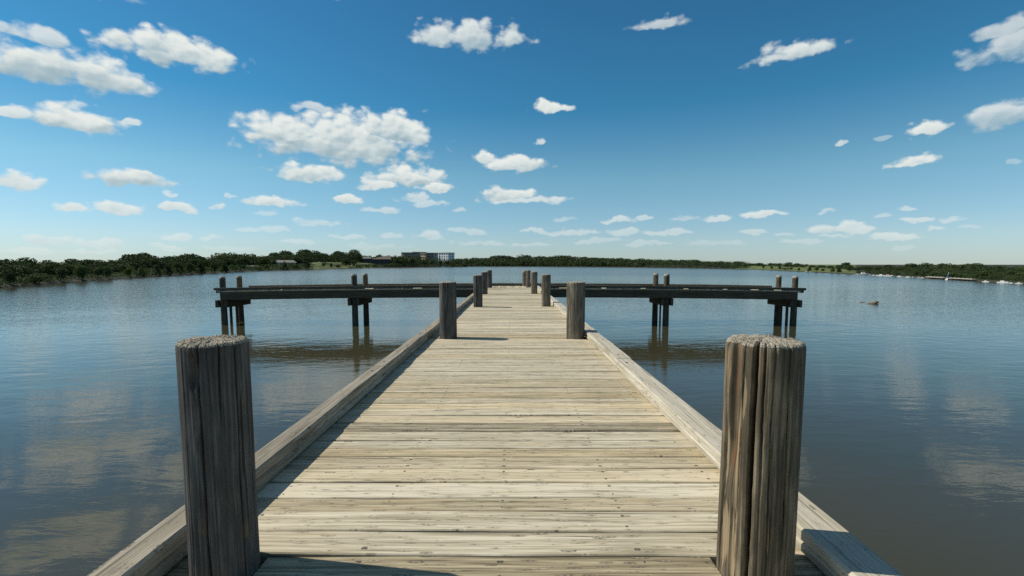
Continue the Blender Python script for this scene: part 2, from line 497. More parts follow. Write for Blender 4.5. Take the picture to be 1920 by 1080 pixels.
# ------------------------------------------------------------------ shore outline (bearing -> distance of the waterline)
SHORE_PX = [(-60, 545), (0, 540), (60, 535.5), (100, 532.3), (150, 528.5), (200, 525), (250, 521.6), (300, 518.4), (350, 515.4), (400, 512.8), (450, 510.2),
            (500, 508), (560, 506.6), (600, 505.4), (650, 503.8), (700, 502.7), (760, 502), (830, 501.2), (872, 500.8), (874, 500.0), (960, 499.9), (1040, 500.2),
            (1120, 500.8), (1200, 501.6), (1300, 503.2), (1400, 505.2), (1450, 507.4), (1500, 509.8), (1550, 512.2), (1600, 514.9), (1650, 517.3), (1700, 519.8),
            (1750, 522.8), (1800, 525.8), (1850, 528.6), (1900, 531.2), (1980, 536)]
SB, SR = [], []
for (x, y) in SHORE_PX:
    p = on_plane(x, y, 0.0)
    SB.append(math.atan2(p.x, p.y))
    SR.append(math.hypot(p.x, p.y))
SB = [-math.pi, -2.2, -1.3] + SB + [1.3, 2.2, math.pi]
SR = [38, 45, 88] + SR + [100, 45, 38]


def shore_r(b):
    return float(np.interp(b, SB, SR))


def bearing(px):
    return math.atan2((px - 960) / FPX, FW[1])


HILL_PX = [(-60, 0.9), (0, 0.9), (200, 1.0), (450, 1.6), (560, 3.5), (600, 5.6), (690, 5.4), (730, 4.0), (760, 4.0), (870, 3.5), (900, 3.0), (1250, 2.6),
           (1370, 2.0), (1420, 2.1), (1560, 1.35), (1620, 0.9), (1980, 0.8)]
HB = [bearing(p) for p, _ in HILL_PX]
HH = [h for _, h in HILL_PX]


def ground_z(b, t):
    """height of the land at bearing b, t = fraction of the shore distance beyond the waterline"""
    if t <= -0.02:
        return -2.5
    if t < 0:
        return -2.5 * (-t / 0.02)
    hill = float(np.interp(b, HB, HH))
    k = min(1.0, max(0.0, (t - 0.012) / 0.15))
    return min(0.35, t * 28) + (hill - 0.35) * (k * k * (3 - 2 * k)) * .95 + max(0.0, t - 0.4) * .5


def land(px, t):
    b = bearing(px)
    r = shore_r(b) * (1 + t)
    return Vector((r * math.sin(b), r * math.cos(b), ground_z(b, t)))


# ground: one sheet under the lake and out to the horizon
M_GROUND, g = material('lakeside_ground')
geo = g.node('ShaderNodeNewGeometry')
pos = geo.outputs['Position']
_, _, gz = g.sep(pos)
n1 = g.noise(pos, 0.12, 6.0, 0.65)
n2 = g.noise(pos, 1.3, 4.0, 0.6)
grass = g.ramp(g.m('MULTIPLY_ADD', g.m('SUBTRACT', n2, 0.5), 0.6, n1), [(0.33, (0.035, 0.06, 0.012)), (0.5, (0.10, 0.13, 0.028)), (0.68, (0.18, 0.18, 0.05))])
dirt = g.ramp(n2, [(0.3, (0.02, 0.017, 0.012)), (0.6, (0.05, 0.04, 0.026)), (0.8, (0.15, 0.125, 0.085))])
floor = g.ramp(n2, [(0.3, (0.014, 0.018, 0.008)), (0.7, (0.045, 0.048, 0.02))])
grass = g.mix(g.step(g.attr('tint').outputs['Fac'], 0.3, 0.7), floor, grass)
c = g.mix(g.step(g.m('MULTIPLY_ADD', g.m('SUBTRACT', n2, .5), .3, gz), 0.08, 0.22), dirt, grass)
g.out(c, 0.95, g.bump(n2, 0.6, 0.1))
bs = sorted(set([round(b, 5) for b in SB] + [round(-math.pi + i * 2 * math.pi / 240, 5) for i in range(241)] + [round(bearing(x), 5) for x in range(-60, 1990, 8)]))
ts = [-0.6, -0.2, -0.02, -0.008, 0.0, 0.003, 0.007, 0.012, 0.03, 0.05, 0.07, 0.09, 0.11, 0.13, 0.16, 0.25, 0.4, 0.8, 3.0, 12.0, 60.0]
mb = MB()
vs, fs = [], []
for b in bs:
    for t in ts:
        r = shore_r(b) * (1 + t)
        if t > 2:
            r = max(r, {3.0: 700, 12.0: 2500, 60.0: 12000}[t])
        wob = mnoise.noise(Vector((r * math.sin(b) * .12, r * math.cos(b) * .12, 0))) * (0.12 if -.01 < t < .02 else 0.0)
        z = ground_z(b, t) + wob if t < 2 else ground_z(b, 0.8) + (1.0 if t < 20 else 0)
        vs.append((r * math.sin(b), r * math.cos(b), z))
nt = len(ts)
for i in range(len(bs) - 1):
    for j in range(nt - 1):
        fs.append((i * nt + j, i * nt + j + 1, (i + 1) * nt + j + 1, (i + 1) * nt + j))
vs.append((0, 0, -2.5))
fs += [(len(vs) - 1, i * nt, (i + 1) * nt) for i in range(len(bs) - 1)]
mb.add(vs, fs)
LAWNS = [(bearing(a), bearing(b)) for a, b in ((582, 700), (1372, 1604))]
for i, b in enumerate(bs):
    lawn = 1.0 if any(p <= b <= q for p, q in LAWNS) else 0.0
    for j in range(nt):
        mb.t[i * nt + j] = lawn if ts[j] > .02 else .35
tag(mb.build('ground', M_GROUND, smooth=True), kind='structure')

# water
M_WATER, g = material('lake_water')
geo = g.node('ShaderNodeNewGeometry')
pos = geo.outputs['Position']
wx, wy, _ = g.sep(pos)
dist = g.vm('LENGTH', g.comb(wx, wy, 0.0))
rot = g.comb(g.m('ADD', g.m('MULTIPLY', wx, 0.94), g.m('MULTIPLY', wy, 0.34)), g.m('SUBTRACT', g.m('MULTIPLY', wy, 0.94), g.m('MULTIPLY', wx, 0.34)), 0.0)
rx, ry, _ = g.sep(rot)
swell = g.noise(g.comb(g.m('MULTIPLY', rx, 0.22), g.m('MULTIPLY', ry, 0.62)), 1.0, 2.0, 0.5)
rip = g.noise(g.comb(g.m('MULTIPLY', rx, 1.1), g.m('MULTIPLY', wy, 3.6)), 1.0, 4.0, 0.55, 0.4)
fine = g.noise(g.comb(g.m('MULTIPLY', wx, 5.5), g.m('MULTIPLY', wy, 11.0)), 1.0, 3.0, 0.6)
patch = g.noise(g.comb(g.m('MULTIPLY', rx, 0.045), g.m('MULTIPLY', ry, 0.11)), 1.0, 3.0, 0.55)
calm = g.step(patch, 0.36, 0.66, 0.45, 1.15)
chop = g.lin(dist, 8.0, 60.0, 0.0, 1.0)
h = g.m('MULTIPLY', swell, 0.014)
h = g.m('ADD', h, g.m('MULTIPLY', g.m('MULTIPLY', rip, calm), 0.0062))
h = g.m('ADD', h, g.m('MULTIPLY', g.m('MULTIPLY', fine, calm), g.m('MULTIPLY_ADD', chop, 0.006, 0.0009)))
big = g.noise(g.comb(g.m('MULTIPLY', wx, 0.9), g.m('MULTIPLY', wy, 1.7), 4.0), 1.0, 3.0, 0.6)
h = g.m('ADD', h, g.m('MULTIPLY', g.m('MULTIPLY', big, chop), 0.052))
tiny = g.noise(g.comb(g.m('MULTIPLY', rx, 7.0), g.m('MULTIPLY', ry, 19.0), 2.0), 1.0, 3.0, 0.6)
h = g.m('ADD', h, g.m('MULTIPLY', g.m('MULTIPLY', tiny, g.step(patch, 0.40, 0.58, 0.15, 1.0)), 0.0007))
murk = g.mix(g.noise(pos, 0.15, 3.0), (0.050, 0.047, 0.024), (0.061, 0.056, 0.031))
g.out(murk, g.lin(dist, 30.0, 160.0, 0.012, 0.20), g.bump(h, 1.0, 1.0), IOR=1.45)
mb = MB()
N = 96
vs = [(0, 0, 0)]
rr = [4, 20, 80, 300, 1000]
for r in rr:
    vs += [(r * math.cos(2 * math.pi * i / N), r * math.sin(2 * math.pi * i / N), 0) for i in range(N)]
fs = [(0, 1 + i, 1 + (i + 1) % N) for i in range(N)]
for k in range(len(rr) - 1):
    for i in range(N):
        a, b = 1 + k * N + i, 1 + k * N + (i + 1) % N
        fs.append((a, a + N, b + N, b))
mb.add(vs, fs)
tag(mb.build('lake_water', M_WATER), kind='structure')

# ------------------------------------------------------------------ the pier
DECK = 2.06                                # top of the boards above the water
pier = link('wooden_pier', None, loc=(0, 0, 0))
tag(pier, 'weathered wooden pier with plank walkway, post pairs and a long cross head over the lake', 'pier')
LI, RI = -1.43, 1.285                      # inner faces of the two curbs
HEAD_Y0, HEAD_Y1 = 26.45, 29.25


def sag(x):
    return -0.15 * (x / 16.0) ** 2


# pier posts: centre x, y, radius, height above deck
POSTS = [(-1.213, 1.93, .128, .985), (1.025, 1.93, .145, .985), (-1.125, 8.40, .150, .985), (1.12, 8.40, .160, .985),
         (-1.04, 14.66, .138, .97), (1.055, 14.86, .142, .985), (-1.20, 20.95, .135, .97), (0.985, 21.30, .14, .97),
         (-1.25, 26.95, .13, .98), (0.925, 27.3, .13, .97)]

# walkway boards
mb = MB()
y = -9.0
i = 0
while y < HEAD_Y0 - 0.03:
    w = random.choice((0.184, 0.184, 0.184, 0.184, 0.19, 0.165, 0.140))
    gap = random.choice((0.002, 0.003, 0.004, 0.006, 0.009, 0.014))
    w = min(w, HEAD_Y0 - 0.02 - y)
    tint = min(1, max(0, random.gauss(0.52, 0.20)))
    skew = random.uniform(-.006, .006)
    dz = random.uniform(-.003, .003)
    yc = y + w / 2
    x0, x1 = -1.56 + random.uniform(-.03, .02), 1.47 + random.uniform(-.02, .03)
    # boards are notched round the posts that stand in them: split there
    b0 = len(mb.v)
    seg = 26
    hit = [p for p in POSTS if abs(p[1] - yc) < p[2] + w * .15]
    spans = [(x0, x1)]
    for p in hit:
        hw = math.sqrt(max(0.0, (p[2] + .004) ** 2 - max(0.0, abs(p[1] - yc) - w * .25) ** 2))
        new = []
        for (a, b) in spans:
            if a < p[0] < b and hw > .02:
                new += [(a, p[0] - hw), (p[0] + hw, b)]
            else:
                new.append((a, b))
        spans = new
    st = random.getstate()
    for (a, b) in spans:
        n0 = len(mb.v)
        if b - a < .03:
            continue
        mb.timber((a, yc + skew * a, DECK - .042 + dz), (b, yc + skew * b, DECK - .042 + dz), w, .042, seg=max(3, int(seg * (b - a) / 3)), ch=.005, wob=.006, tint=tint)
        for q in range(n0, len(mb.v)):
            mb.fresh[q] = (mb.v[q][1] - (yc + skew * mb.v[q][0]) + w / 2) / w
    y += w + gap
    i += 1
mb.build('deck', M_DECK, pier)

# curbs: two layers of timber each side, in lengths
def curb_run(side, y0, y1):
    y = y0
    first = True
    while y < y1 - .3:
        L = min(random.uniform(2.6, 3.3) if not first else 5.35 - y0 if side < 0 else 5.9 - y0, y1 - y)
        first = False
        mb = MB()
        if side < 0:
            xc, w, h1, h2 = LI - .075, .150, .06, .078
        else:
            xc, w, h1, h2 = RI + .103, .205, .055, .062
        j = random.uniform(-.006, .006)
        k = random.uniform(-.005, .005)
        mb.timber((xc + j, y + .004, DECK + .006), (xc + j + k, y + L - .004, DECK + .006), w - .006, h1, seg=14, ch=.013, wob=.008, tint=random.uniform(.45, .65))
        mb.timber((xc + j, y + .004, DECK + .007 + h1), (xc + j + k, y + L - .004, DECK + .007 + h1 + random.uniform(-.003, .003)), w, h2, seg=14, ch=.011, wob=.010, tint=random.uniform(.5, .7))
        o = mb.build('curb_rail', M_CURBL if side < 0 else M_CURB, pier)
        for q in (0.25, L / 2, L - .25):
            cx, cy, cz = xc + j + random.uniform(-.02, .02), y + q, DECK + .007 + h1 + h2
            n = 10
            vs = [(cx + .013 * math.cos(2 * math.pi * a / n), cy + .013 * math.sin(2 * math.pi * a / n), cz + z) for z in (-.01, .005) for a in range(n)]
            bm_ = MB()
            bm_.add(vs, [tuple(range(n, 2 * n))] + [(a, (a + 1) % n, n + (a + 1) % n, n + a) for a in range(n)])
            bm_.build('bolt_head', M_BOLT, o)
        y += L


curb_run(-1, -9.0, HEAD_Y0 - .05)
curb_run(1, -9.0, HEAD_Y0 - .05)

# stringers and edge joists below the walkway
for xc in (-1.36, -0.45, 0.4, 1.24):
    mb = MB()
    for k in range(6):
        y0, y1 = -9 + 6.2 * k, min(-9 + 6.2 * (k + 1) - .01, HEAD_Y0 - .1)
        if y1 > y0:
            mb.timber((xc, y0, DECK - .33), (xc, y1, DECK - .33), .09, .285, seg=6, tint=.5)
    mb.build('stringer', M_BEAM, pier)


# posts
def post(cx, cy, r, ztop, zbot, nth, nz, mat, cracks=(), rough=1.0, lean=(0, 0), name='piling', seed=0, rings=8, label=None, taper=0.0, chips=()):
    """one pile: grooved shaft, split checks, chewed top; cracks: (angle, width, depth, reach from the top, fresh)"""
    facing = math.atan2(-cy, -cx)          # towards the camera path, seam at the back
    mb = MB()
    vs, uvs, fr, fs, peel = [], [], [], [], []
    zs = [zbot + (ztop - zbot) * (i / nz) for i in range(nz + 1)]
    if nz > 40:                            # the length that shows gets most rows
        zk = DECK - .25
        lo = 10
        zs = [zbot + (zk - zbot) * i / lo for i in range(lo)] + [zk + (ztop - zk) * (i / (nz - lo)) ** .85 for i in range(nz - lo + 1)]
    Hh = ztop - (DECK - .1)
    for zi, z in enumerate(zs):
        d = ztop - z
        for k in range(nth):
            th = -math.pi + 2 * math.pi * k / nth
            ca, sa = math.cos(th + facing), math.sin(th + facing)
            rad = r * (1 + taper * d)
            rad += r * 0.035 * mnoise.noise(Vector((ca * 1.2, sa * 1.2, z * .6 + seed)))
            rad += rough * .0022 * mnoise.noise(Vector((ca * 9, sa * 9, z * 1.1 + seed)))
            rad += rough * .0016 * mnoise.noise(Vector((ca * 24, sa * 24, z * 1.8 + seed * 2)))
            f = 0.0
            pl = 0.0
            for (a, w, dep, reach, fresh) in cracks:
                wob = .05 * mnoise.noise(Vector((a * 9, z * 4, seed))) + .012 * mnoise.noise(Vector((a * 9, z * 22, seed)))
                q = (th - (a + wob)) / w
                fade = 1.0 if reach <= 0 else min(1, max(0, (reach - d) / (reach * .35)))
                e = math.exp(-min(40, q ** 4 if w > .06 else q * q)) * fade
                if abs(q) < 4 and e > .002:
                    rad -= dep * e
                    f = max(f, fresh * min(1, e * 1.3) * (1 if q > -.45 else 0))
            for (a, d0, wa, wd, dep) in chips:      # splinters knocked off the face
                q = math.hypot((th - a) / wa, (d - d0) / wd)
                if q < 1.25:
                    n_ = mnoise.noise(Vector((th * 30, z * 3, seed + 5))) * .35
                    e = 1 / (1 + math.exp((q + n_ - .85) * 18))
                    rad -= dep * e
                    pl = max(pl, e)
            top = max(0.0, 1 - d / (.16 * r))
            rad -= r * .07 * top * top + rough * .004 * top * mnoise.noise(Vector((ca * 30, sa * 30, seed)))
            zz = z
            if d < .05:
                zz += rough * (1 - d / .05) * (.006 * mnoise.noise(Vector((ca * 7, sa * 7, seed + 3))) + .004 * mnoise.noise(Vector((ca * 28, sa * 28, seed))))
            lx, ly = lean[0] * (z - DECK), lean[1] * (z - DECK)
            vs.append((cx + lx + rad * ca, cy + ly + rad * sa, zz))
            uvs.append((th * r + seed * 1.7, z + seed))
            fr.append(f if d > .012 else -1.0)
            peel.append(.5 + .5 * pl * (1 if d > .03 else 0))
    R = len(zs)
    for i in range(R - 1):
        for k in range(nth):
            k2 = (k + 1) % nth
            fs.append((i * nth + k, i * nth + k2, (i + 1) * nth + k2, (i + 1) * nth + k))
    # chewed end grain
    base = (R - 1) * nth
    prev = base
    lx, ly = lean[0] * (ztop - DECK), lean[1] * (ztop - DECK)
    for j in range(1, rings + 1):
        s = 1 - j / (rings + .6)
        cur = len(vs)
        for k in range(nth):
            th = -math.pi + 2 * math.pi * k / nth
            p = Vector(vs[base + k])
            x = cx + lx + (p.x - cx - lx) * s
            yv = cy + ly + (p.y - cy - ly) * s
            n_ = mnoise.noise(Vector((x * 75, yv * 75, seed))) * .005 + mnoise.noise(Vector((x * 160, yv * 160, seed + 4))) * .004 + mnoise.noise(Vector((x * 18, yv * 18, seed))) * .006
            vs.append((x, yv, p.z * s + ztop * (1 - s) + rough * n_ + .012 * (1 - s)))
            uvs.append((th * r + seed * 1.7, ztop + .1 * (1 - s) + seed))
            fr.append(-1.0)
        for k in range(nth):
            k2 = (k + 1) % nth
            fs.append((prev + k, prev + k2, cur + k2, cur + k))
        prev = cur
    fs.append(tuple(range(prev, prev + nth)))
    mb.add(vs, fs, uvs, fresh=fr)
    mb.t[:len(peel)] = peel
    o = mb.build(name, mat, pier, smooth=True)
    if label:
        o['label'] = label
    return o


rad = math.radians
specs = {
    0: dict(nth=380, nz=150, mat=M_POSTD, rings=16, seed=1.3, lean=(0, 0), label='dark weathered pile with a chipped notch near its top',
            cracks=[(rad(-26), .032, .032, 0, 0), (rad(6), .022, .018, .35, 0), (rad(33), .022, .026, 0, 0), (rad(56), .018, .016, .5, 0), (rad(-56), .02, .014, 0, 0), (rad(-10), .012, .006, 0, 0)],
            chips=[(rad(-36), .10, .15, .085, .022), (rad(-34), .30, .08, .12, .008)]),
    1: dict(nth=380, nz=150, mat=M_POSTL, rings=16, seed=4.6, label='split pile with an orange brown gash and a long dark check',
            cracks=[(rad(-42.5), .135, .022, .62, 1.0), (rad(-10), .050, .055, 0, 0), (rad(4), .02, .018, .6, 0), (rad(16), .016, .012, 0, 0), (rad(-63), .022, .018, 0, 0), (rad(-28), .014, .008, 0, 0), (rad(40), .02, .012, 0, 0)],
            chips=[(rad(-62), .12, .14, .13, .006), (rad(-57), .50, .12, .20, .009), (rad(-52), .80, .18, .20, .008), (rad(-31), .50, .09, .34, .005), (rad(-25), .22, .07, .10, .004), (rad(-34), .85, .10, .2, .006)]),  # tan chips gathered on the left, carrying part of its sunlit brightness as colour
}
for i, (cx, cy, r, h) in enumerate(POSTS):
    if i in specs:
        post(cx, cy, r, DECK + h, -2.4, **specs[i])
    else:
        big = i in (2, 3)
        cr = [(rad(random.uniform(-75, 75)), random.uniform(.03, .05), random.uniform(.014, .024), 0 if random.random() < .6 else random.uniform(.3, .8), 0) for _ in range(9)]
        if i == 4:
            cr.append((rad(-15), .10, .035, 0, 0))
        post(cx, cy, r, DECK + h, -2.4, 150 if big else 96, 60 if big else 44, M_POSTD if i in (2, 4, 6, 8) else M_POST, cr, seed=i * 3.1, rings=8)

# cross head: bents of piles with caps, beams, boards laid fore and aft, a low curb on blocks
BENTS = [-15.75, -8.62, -1.6, 1.3, 8.42, 15.28]
piles = [(-16.0, 0), (-8.72, 0), (8.55, 0), (15.65, 0)]
for (x, _) in piles:
    s = 1 if x > 0 else -1
    end = abs(x) > 12
    ht = .82 if not end else .80
    for (yy, rr_, xx) in ((HEAD_Y0 + .10, .150, x), (HEAD_Y1 - .88, .145, x + s * (.10 if end else -.06))):
        post(xx, yy, rr_, DECK + sag(xx) + ht + random.uniform(-.03, .04), -2.4, 40, 30, M_PILE, [(rad(random.uniform(-80, 80)), .08, .012, 0, 0) for _ in range(4)], rough=.8, seed=x + yy, rings=4, taper=.045)
    # slimmer inner piles that stop under the cap
    for (yy, rr_) in (((HEAD_Y0 + .66, .075), (HEAD_Y0 + 1.25, .075)) if end else (((HEAD_Y0 + .95, .05),) if x > 0 else ())):
        post(x - s * .05, yy, rr_, 1.34 + sag(x), -2.4, 24, 12, M_PILE, [], rough=.8, seed=x - yy, rings=3)
    for sx in (-1, 1):
        mb = MB()
        zc = DECK - .50 + sag(x) - .42
        mb.timber((x + sx * .24, HEAD_Y0 - .14, zc), (x + sx * .24, HEAD_Y1 - .5, zc), .15, .40, seg=8, ch=.015, wob=.02)
        o = mb.build('pile_cap', M_BEAM, pier)
        for yy in (HEAD_Y0 + .10, HEAD_Y1 - .88):
            for dz in (.14, .28):
                n = 8
                xa, xb = x + sx * .30, x + sx * .41
                vs = [(q, yy + .022 * math.cos(2 * math.pi * a / n), zc + dz + .022 * math.sin(2 * math.pi * a / n)) for q in (xa, xb) for a in range(n)]
                mb = MB()
                mb.add(vs, [tuple(range(n)), tuple(range(n, 2 * n))] + [(a, (a + 1) % n, n + (a + 1) % n, n + a) for a in range(n)])
                mb.build('bolt', M_BOLT, o)

HX0, HX1 = -16.25, 15.95


def along(x0, x1, yy, z, w, h, mat, name, seg=24, tint=.5, label=None):
    mb = MB()
    cuts = [x0, -8.7, -1.3, 1.1, 8.5, x1]
    cuts = [c for c in cuts if x0 <= c <= x1]
    for a, b in zip(cuts[:-1], cuts[1:]):
        mb.timber((a + .004, yy, z), (b - .004, yy, z), w, h, seg=seg, ch=.008, wob=.010, tint=tint, shape=lambda l, a=a: (0, 0, sag(a + l)))
    return mb.build(name, mat, pier)


for yy in (HEAD_Y0 + .04 - .23, HEAD_Y0 + 1.0, HEAD_Y0 + 1.9, HEAD_Y1 - .06):
    along(HX0 + .35, HX1 - .35, yy, DECK - .5, .09, .45, M_BEAM, 'beam')
# boards of the head
mb = MB()
x = HX0 + .06
while x < HX1 - .1:
    w = random.choice((.184, .184, .14))
    mb.timber((x + w / 2, HEAD_Y0 - .16 + random.uniform(-.02, .02), DECK - .046 + sag(x)), (x + w / 2, HEAD_Y1 + random.uniform(-.02, .03), DECK - .046 + sag(x)), w, .042, seg=6, tint=min(1, max(0, random.gauss(.5, .15))))
    for q in range(len(mb.v) - 70, len(mb.v)):
        mb.fresh[q] = .5
    x += w + random.choice((.006, .010, .016))
mb.build('cross_deck', M_DECK, pier)
# curbs of the head stand on short blocks so that light passes beneath
for (yy, parts) in ((HEAD_Y0 - .06, ((HX0 - .12, -1.42), (1.1, HX1 + .20))), (HEAD_Y1 - .12, ((HX0 + .3, HX1 - .2),))):
    for (a, b) in parts:
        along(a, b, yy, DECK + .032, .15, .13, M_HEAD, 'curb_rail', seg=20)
        xx = a + .4
        while xx < b - .3:
            L = random.uniform(.5, 2.2)
            L = min(L, b - .1 - xx)
            mb = MB()
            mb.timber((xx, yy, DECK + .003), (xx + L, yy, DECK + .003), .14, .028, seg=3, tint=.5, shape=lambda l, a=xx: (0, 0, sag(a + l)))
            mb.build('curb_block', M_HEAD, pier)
            xx += L + random.choice((.06, .12, .3, .5))
for xx in (HX0 - .02, HX1 + .08):
    mb = MB()
    mb.timber((xx, HEAD_Y0 - .02, DECK - .12 + sag(xx)), (xx, HEAD_Y1 - .02, DECK - .12 + sag(xx)), .10, .14, seg=6, ch=.01)
    mb.build('end_joist', M_BEAM, pier)
# the far post at the outer edge of the head
post(0.74, HEAD_Y1 - .25, .115, DECK + .93, -2.4, 48, 30, M_POST, [(rad(q), .06, .012, 0, 0) for q in (-50, -10, 30)], seed=31, rings=4)

# ------------------------------------------------------------------ trees
def leaf_mat(name, dark, light):
    m, g = material(name)
    oi = g.node('ShaderNodeObjectInfo')
    geo = g.node('ShaderNodeNewGeometry')
    t = g.attr('tint').outputs['Fac']
    n = g.noise(geo.outputs['Position'], 0.8, 3.0, 0.6)
    f = g.m('ADD', g.m('MULTIPLY', oi.outputs['Random'], 0.40), g.m('ADD', g.m('MULTIPLY', t, 0.35), g.m('MULTIPLY', n, 0.35)))
    c = g.ramp(f, [(0.2, dark), (0.85, light)])
    p = g.out(c, 0.65, None, **{'Specular IOR Level': 0.2})
    tr = g.node('ShaderNodeBsdfTranslucent')
    g.put(tr.inputs[0], g.mix(1.0, c, (1.0, 1.1, 0.5), 'MULTIPLY'))
    ms = g.node('ShaderNodeMixShader')
    ms.inputs[0].default_value = 0.25
    g.t.links.new(p.outputs[0], ms.inputs[1])
    g.t.links.new(tr.outputs[0], ms.inputs[2])
    o = [n_ for n_ in g.t.nodes if n_.type == 'OUTPUT_MATERIAL'][0]
    g.t.links.new(ms.outputs[0], o.inputs[0])
    return m


M_LEAF = leaf_mat('dark_foliage', (0.024, 0.043, 0.017), (0.090, 0.125, 0.045))
M_LEAFF = leaf_mat('far_foliage', (0.030, 0.050, 0.022), (0.080, 0.110, 0.045))
M_LEAFY = leaf_mat('yellow_green_foliage', (0.06, 0.085, 0.015), (0.15, 0.17, 0.035))
M_BARK = plain('tree_bark', (0.075, 0.06, 0.045), 0.9)


def crown_mesh(name, style, mat, seed, n_leaf=1700):
    """unit-height crown (z 0..1): leaf-clump quads through a set of lobes"""
    r = np.random.default_rng(seed)
    lobes = []
    if style == 'round':
        for k in range(r.integers(9, 13)):
            a, q = r.uniform(0, 2 * np.pi), r.uniform(.0, .34)
            z = r.uniform(.28, .80)
            q *= 1.15 - abs(z - .45)
            lobes.append((q * np.cos(a), q * np.sin(a), z, r.uniform(.15, .24)))
    elif style == 'wide':
        for k in range(r.integers(11, 15)):
            a, q = r.uniform(0, 2 * np.pi), r.uniform(.05, .62)
            z = r.uniform(.35, .82) - q * .25
            lobes.append((q * np.cos(a), q * np.sin(a), z, r.uniform(.15, .22)))
    elif style == 'cone':
        for k in range(14):
            z = .08 + .86 * k / 13
            q = r.uniform(0, .17) * (1.1 - z)
            a = r.uniform(0, 2 * np.pi)
            lobes.append((q * np.cos(a), q * np.sin(a), z, .235 * (1.06 - z) ** .8 + .02))
    else:                                   # bush
        for k in range(9):
            a, q = r.uniform(0, 2 * np.pi), r.uniform(0, .6)
            lobes.append((q * np.cos(a), q * np.sin(a), r.uniform(.15, .62), r.uniform(.22, .36)))
    lobes = np.array(lobes)
    wgt = lobes[:, 3] ** 2
    idx = r.choice(len(lobes), n_leaf, p=wgt / wgt.sum())
    d = r.normal(size=(n_leaf, 3))
    d /= np.linalg.norm(d, axis=1)[:, None]
    rr_ = lobes[idx, 3] * (1 - .45 * r.random(n_leaf) ** 2.0)
    c = lobes[idx, :3] + d * rr_[:, None] * np.array([1, 1, .85])
    c[:, 2] = np.clip(c[:, 2], .01, 1.02)
    nrm = d + r.normal(scale=.55, size=(n_leaf, 3))
    nrm /= np.linalg.norm(nrm, axis=1)[:, None]
    t1 = np.cross(nrm, r.normal(size=(n_leaf, 3)))
    t1 /= np.linalg.norm(t1, axis=1)[:, None]
    t2 = np.cross(nrm, t1)
    s = r.uniform(.022, .048, n_leaf)[:, None]
    s2 = s * r.uniform(.5, .9, (n_leaf, 1))
    bendv = nrm * s * .35
    quad = np.stack([c - t1 * s, c - t2 * s2 + bendv, c + t1 * s, c + t2 * s2 + bendv], 1).reshape(-1, 3)
    me = bpy.data.meshes.new(name)
    me.from_pydata(quad.tolist(), [], np.arange(n_leaf * 4).reshape(-1, 4).tolist())
    tint = np.repeat(np.clip(lobes[idx, 3] * 0 + r.random(len(lobes))[idx] * .6 + r.random(n_leaf) * .4, 0, 1), 4)
    at = me.attributes.new('tint', 'FLOAT', 'POINT')
    at.data.foreach_set('value', tint.astype(np.float32))
    me.materials.append(mat)
    return me


def trunk_mesh(name, seed, spread, top=.55):
    r = random.Random(seed)
    mb = MB()

    def limb(p0, p1, r0, r1, n=7, seg=4):
        p0, p1 = Vector(p0), Vector(p1)
        a = (p1 - p0).normalized()
        b = a.orthogonal().normalized()
        c = a.cross(b)
        vs = []
        for i in range(seg + 1):
            f = i / seg
            o = p0.lerp(p1, f) + b * (.012 * math.sin(f * 5 + seed))
            q = r0 + (r1 - r0) * f
            vs += [o + (b * math.cos(2 * math.pi * k / n) + c * math.sin(2 * math.pi * k / n)) * q for k in range(n)]
        fs = [(i * n + k, i * n + (k + 1) % n, (i + 1) * n + (k + 1) % n, (i + 1) * n + k) for i in range(seg) for k in range(n)]
        mb.add(vs, fs)

    limb((0, 0, -.12), (0.01, 0, top * .6), .030, .022)
    for k in range(5):
        a = k * 1.26 + r.uniform(-.3, .3)
        limb((0.01, 0, top * r.uniform(.35, .58)), (spread * math.cos(a), spread * math.sin(a), top + r.uniform(0, .25)), .015, .005)
    me_o = mb.build(name, M_BARK)
    me = me_o.data
    bpy.data.objects.remove(me_o)
    return me


CROWN = {('round', 'd'): [crown_mesh('crown', 'round', M_LEAF, 100 + i) for i in range(6)],
         ('wide', 'd'): [crown_mesh('crown', 'wide', M_LEAF, 200 + i, 2200) for i in range(4)],
         ('cone', 'd'): [crown_mesh('crown', 'cone', M_LEAF, 300 + i, 1300) for i in range(3)],
         ('bush', 'd'): [crown_mesh('crown', 'bush', M_LEAF, 400 + i, 1300) for i in range(3)],
         ('round', 'f'): [crown_mesh('crown', 'round', M_LEAFF, 500 + i, 900) for i in range(5)],
         ('bush', 'f'): [crown_mesh('crown', 'bush', M_LEAFF, 600 + i, 900) for i in range(3)],
         ('round', 'y'): [crown_mesh('crown', 'round', M_LEAFY, 700 + i) for i in range(2)],
         ('bush', 'y'): [crown_mesh('crown', 'bush', M_LEAFY, 800)]}
TRUNK = {'round': trunk_mesh('trunk', 3, .22), 'wide': trunk_mesh('trunk', 5, .4), 'cone': trunk_mesh('trunk', 8, .06), 'bush': trunk_mesh('trunk', 9, .3, .4)}
NAMES = {'round': 'broadleaf_tree', 'wide': 'spreading_tree', 'cone': 'conical_tree', 'bush': 'shrub'}


def tree(px, t, top_py, style, tone, label, group=None, wide=1.0, parts=True, sink=.0):
    base = land(px, t)
    if style != 'bush' and group:
        sink = .24
    d = math.hypot(base.x, base.y)
    rv = ray(px, top_py)
    ztop = H + rv.z / math.hypot(rv.x, rv.y) * d
    h = max(.5, ztop - base.z) / (1 - sink)
    w = h * wide
    o = link(NAMES[style], None, loc=base - Vector((0, 0, sink * h)))
    o.rotation_euler.z = random.uniform(0, 6.28)
    tag(o, label, 'shrub' if style == 'bush' else 'tree', group)
    c = link('crown', random.choice(CROWN[(style, tone)]), o)
    c.scale = (w, w, h)
    k = link('trunk', TRUNK[style], o)
    k.scale = (w, w, h)
    return o


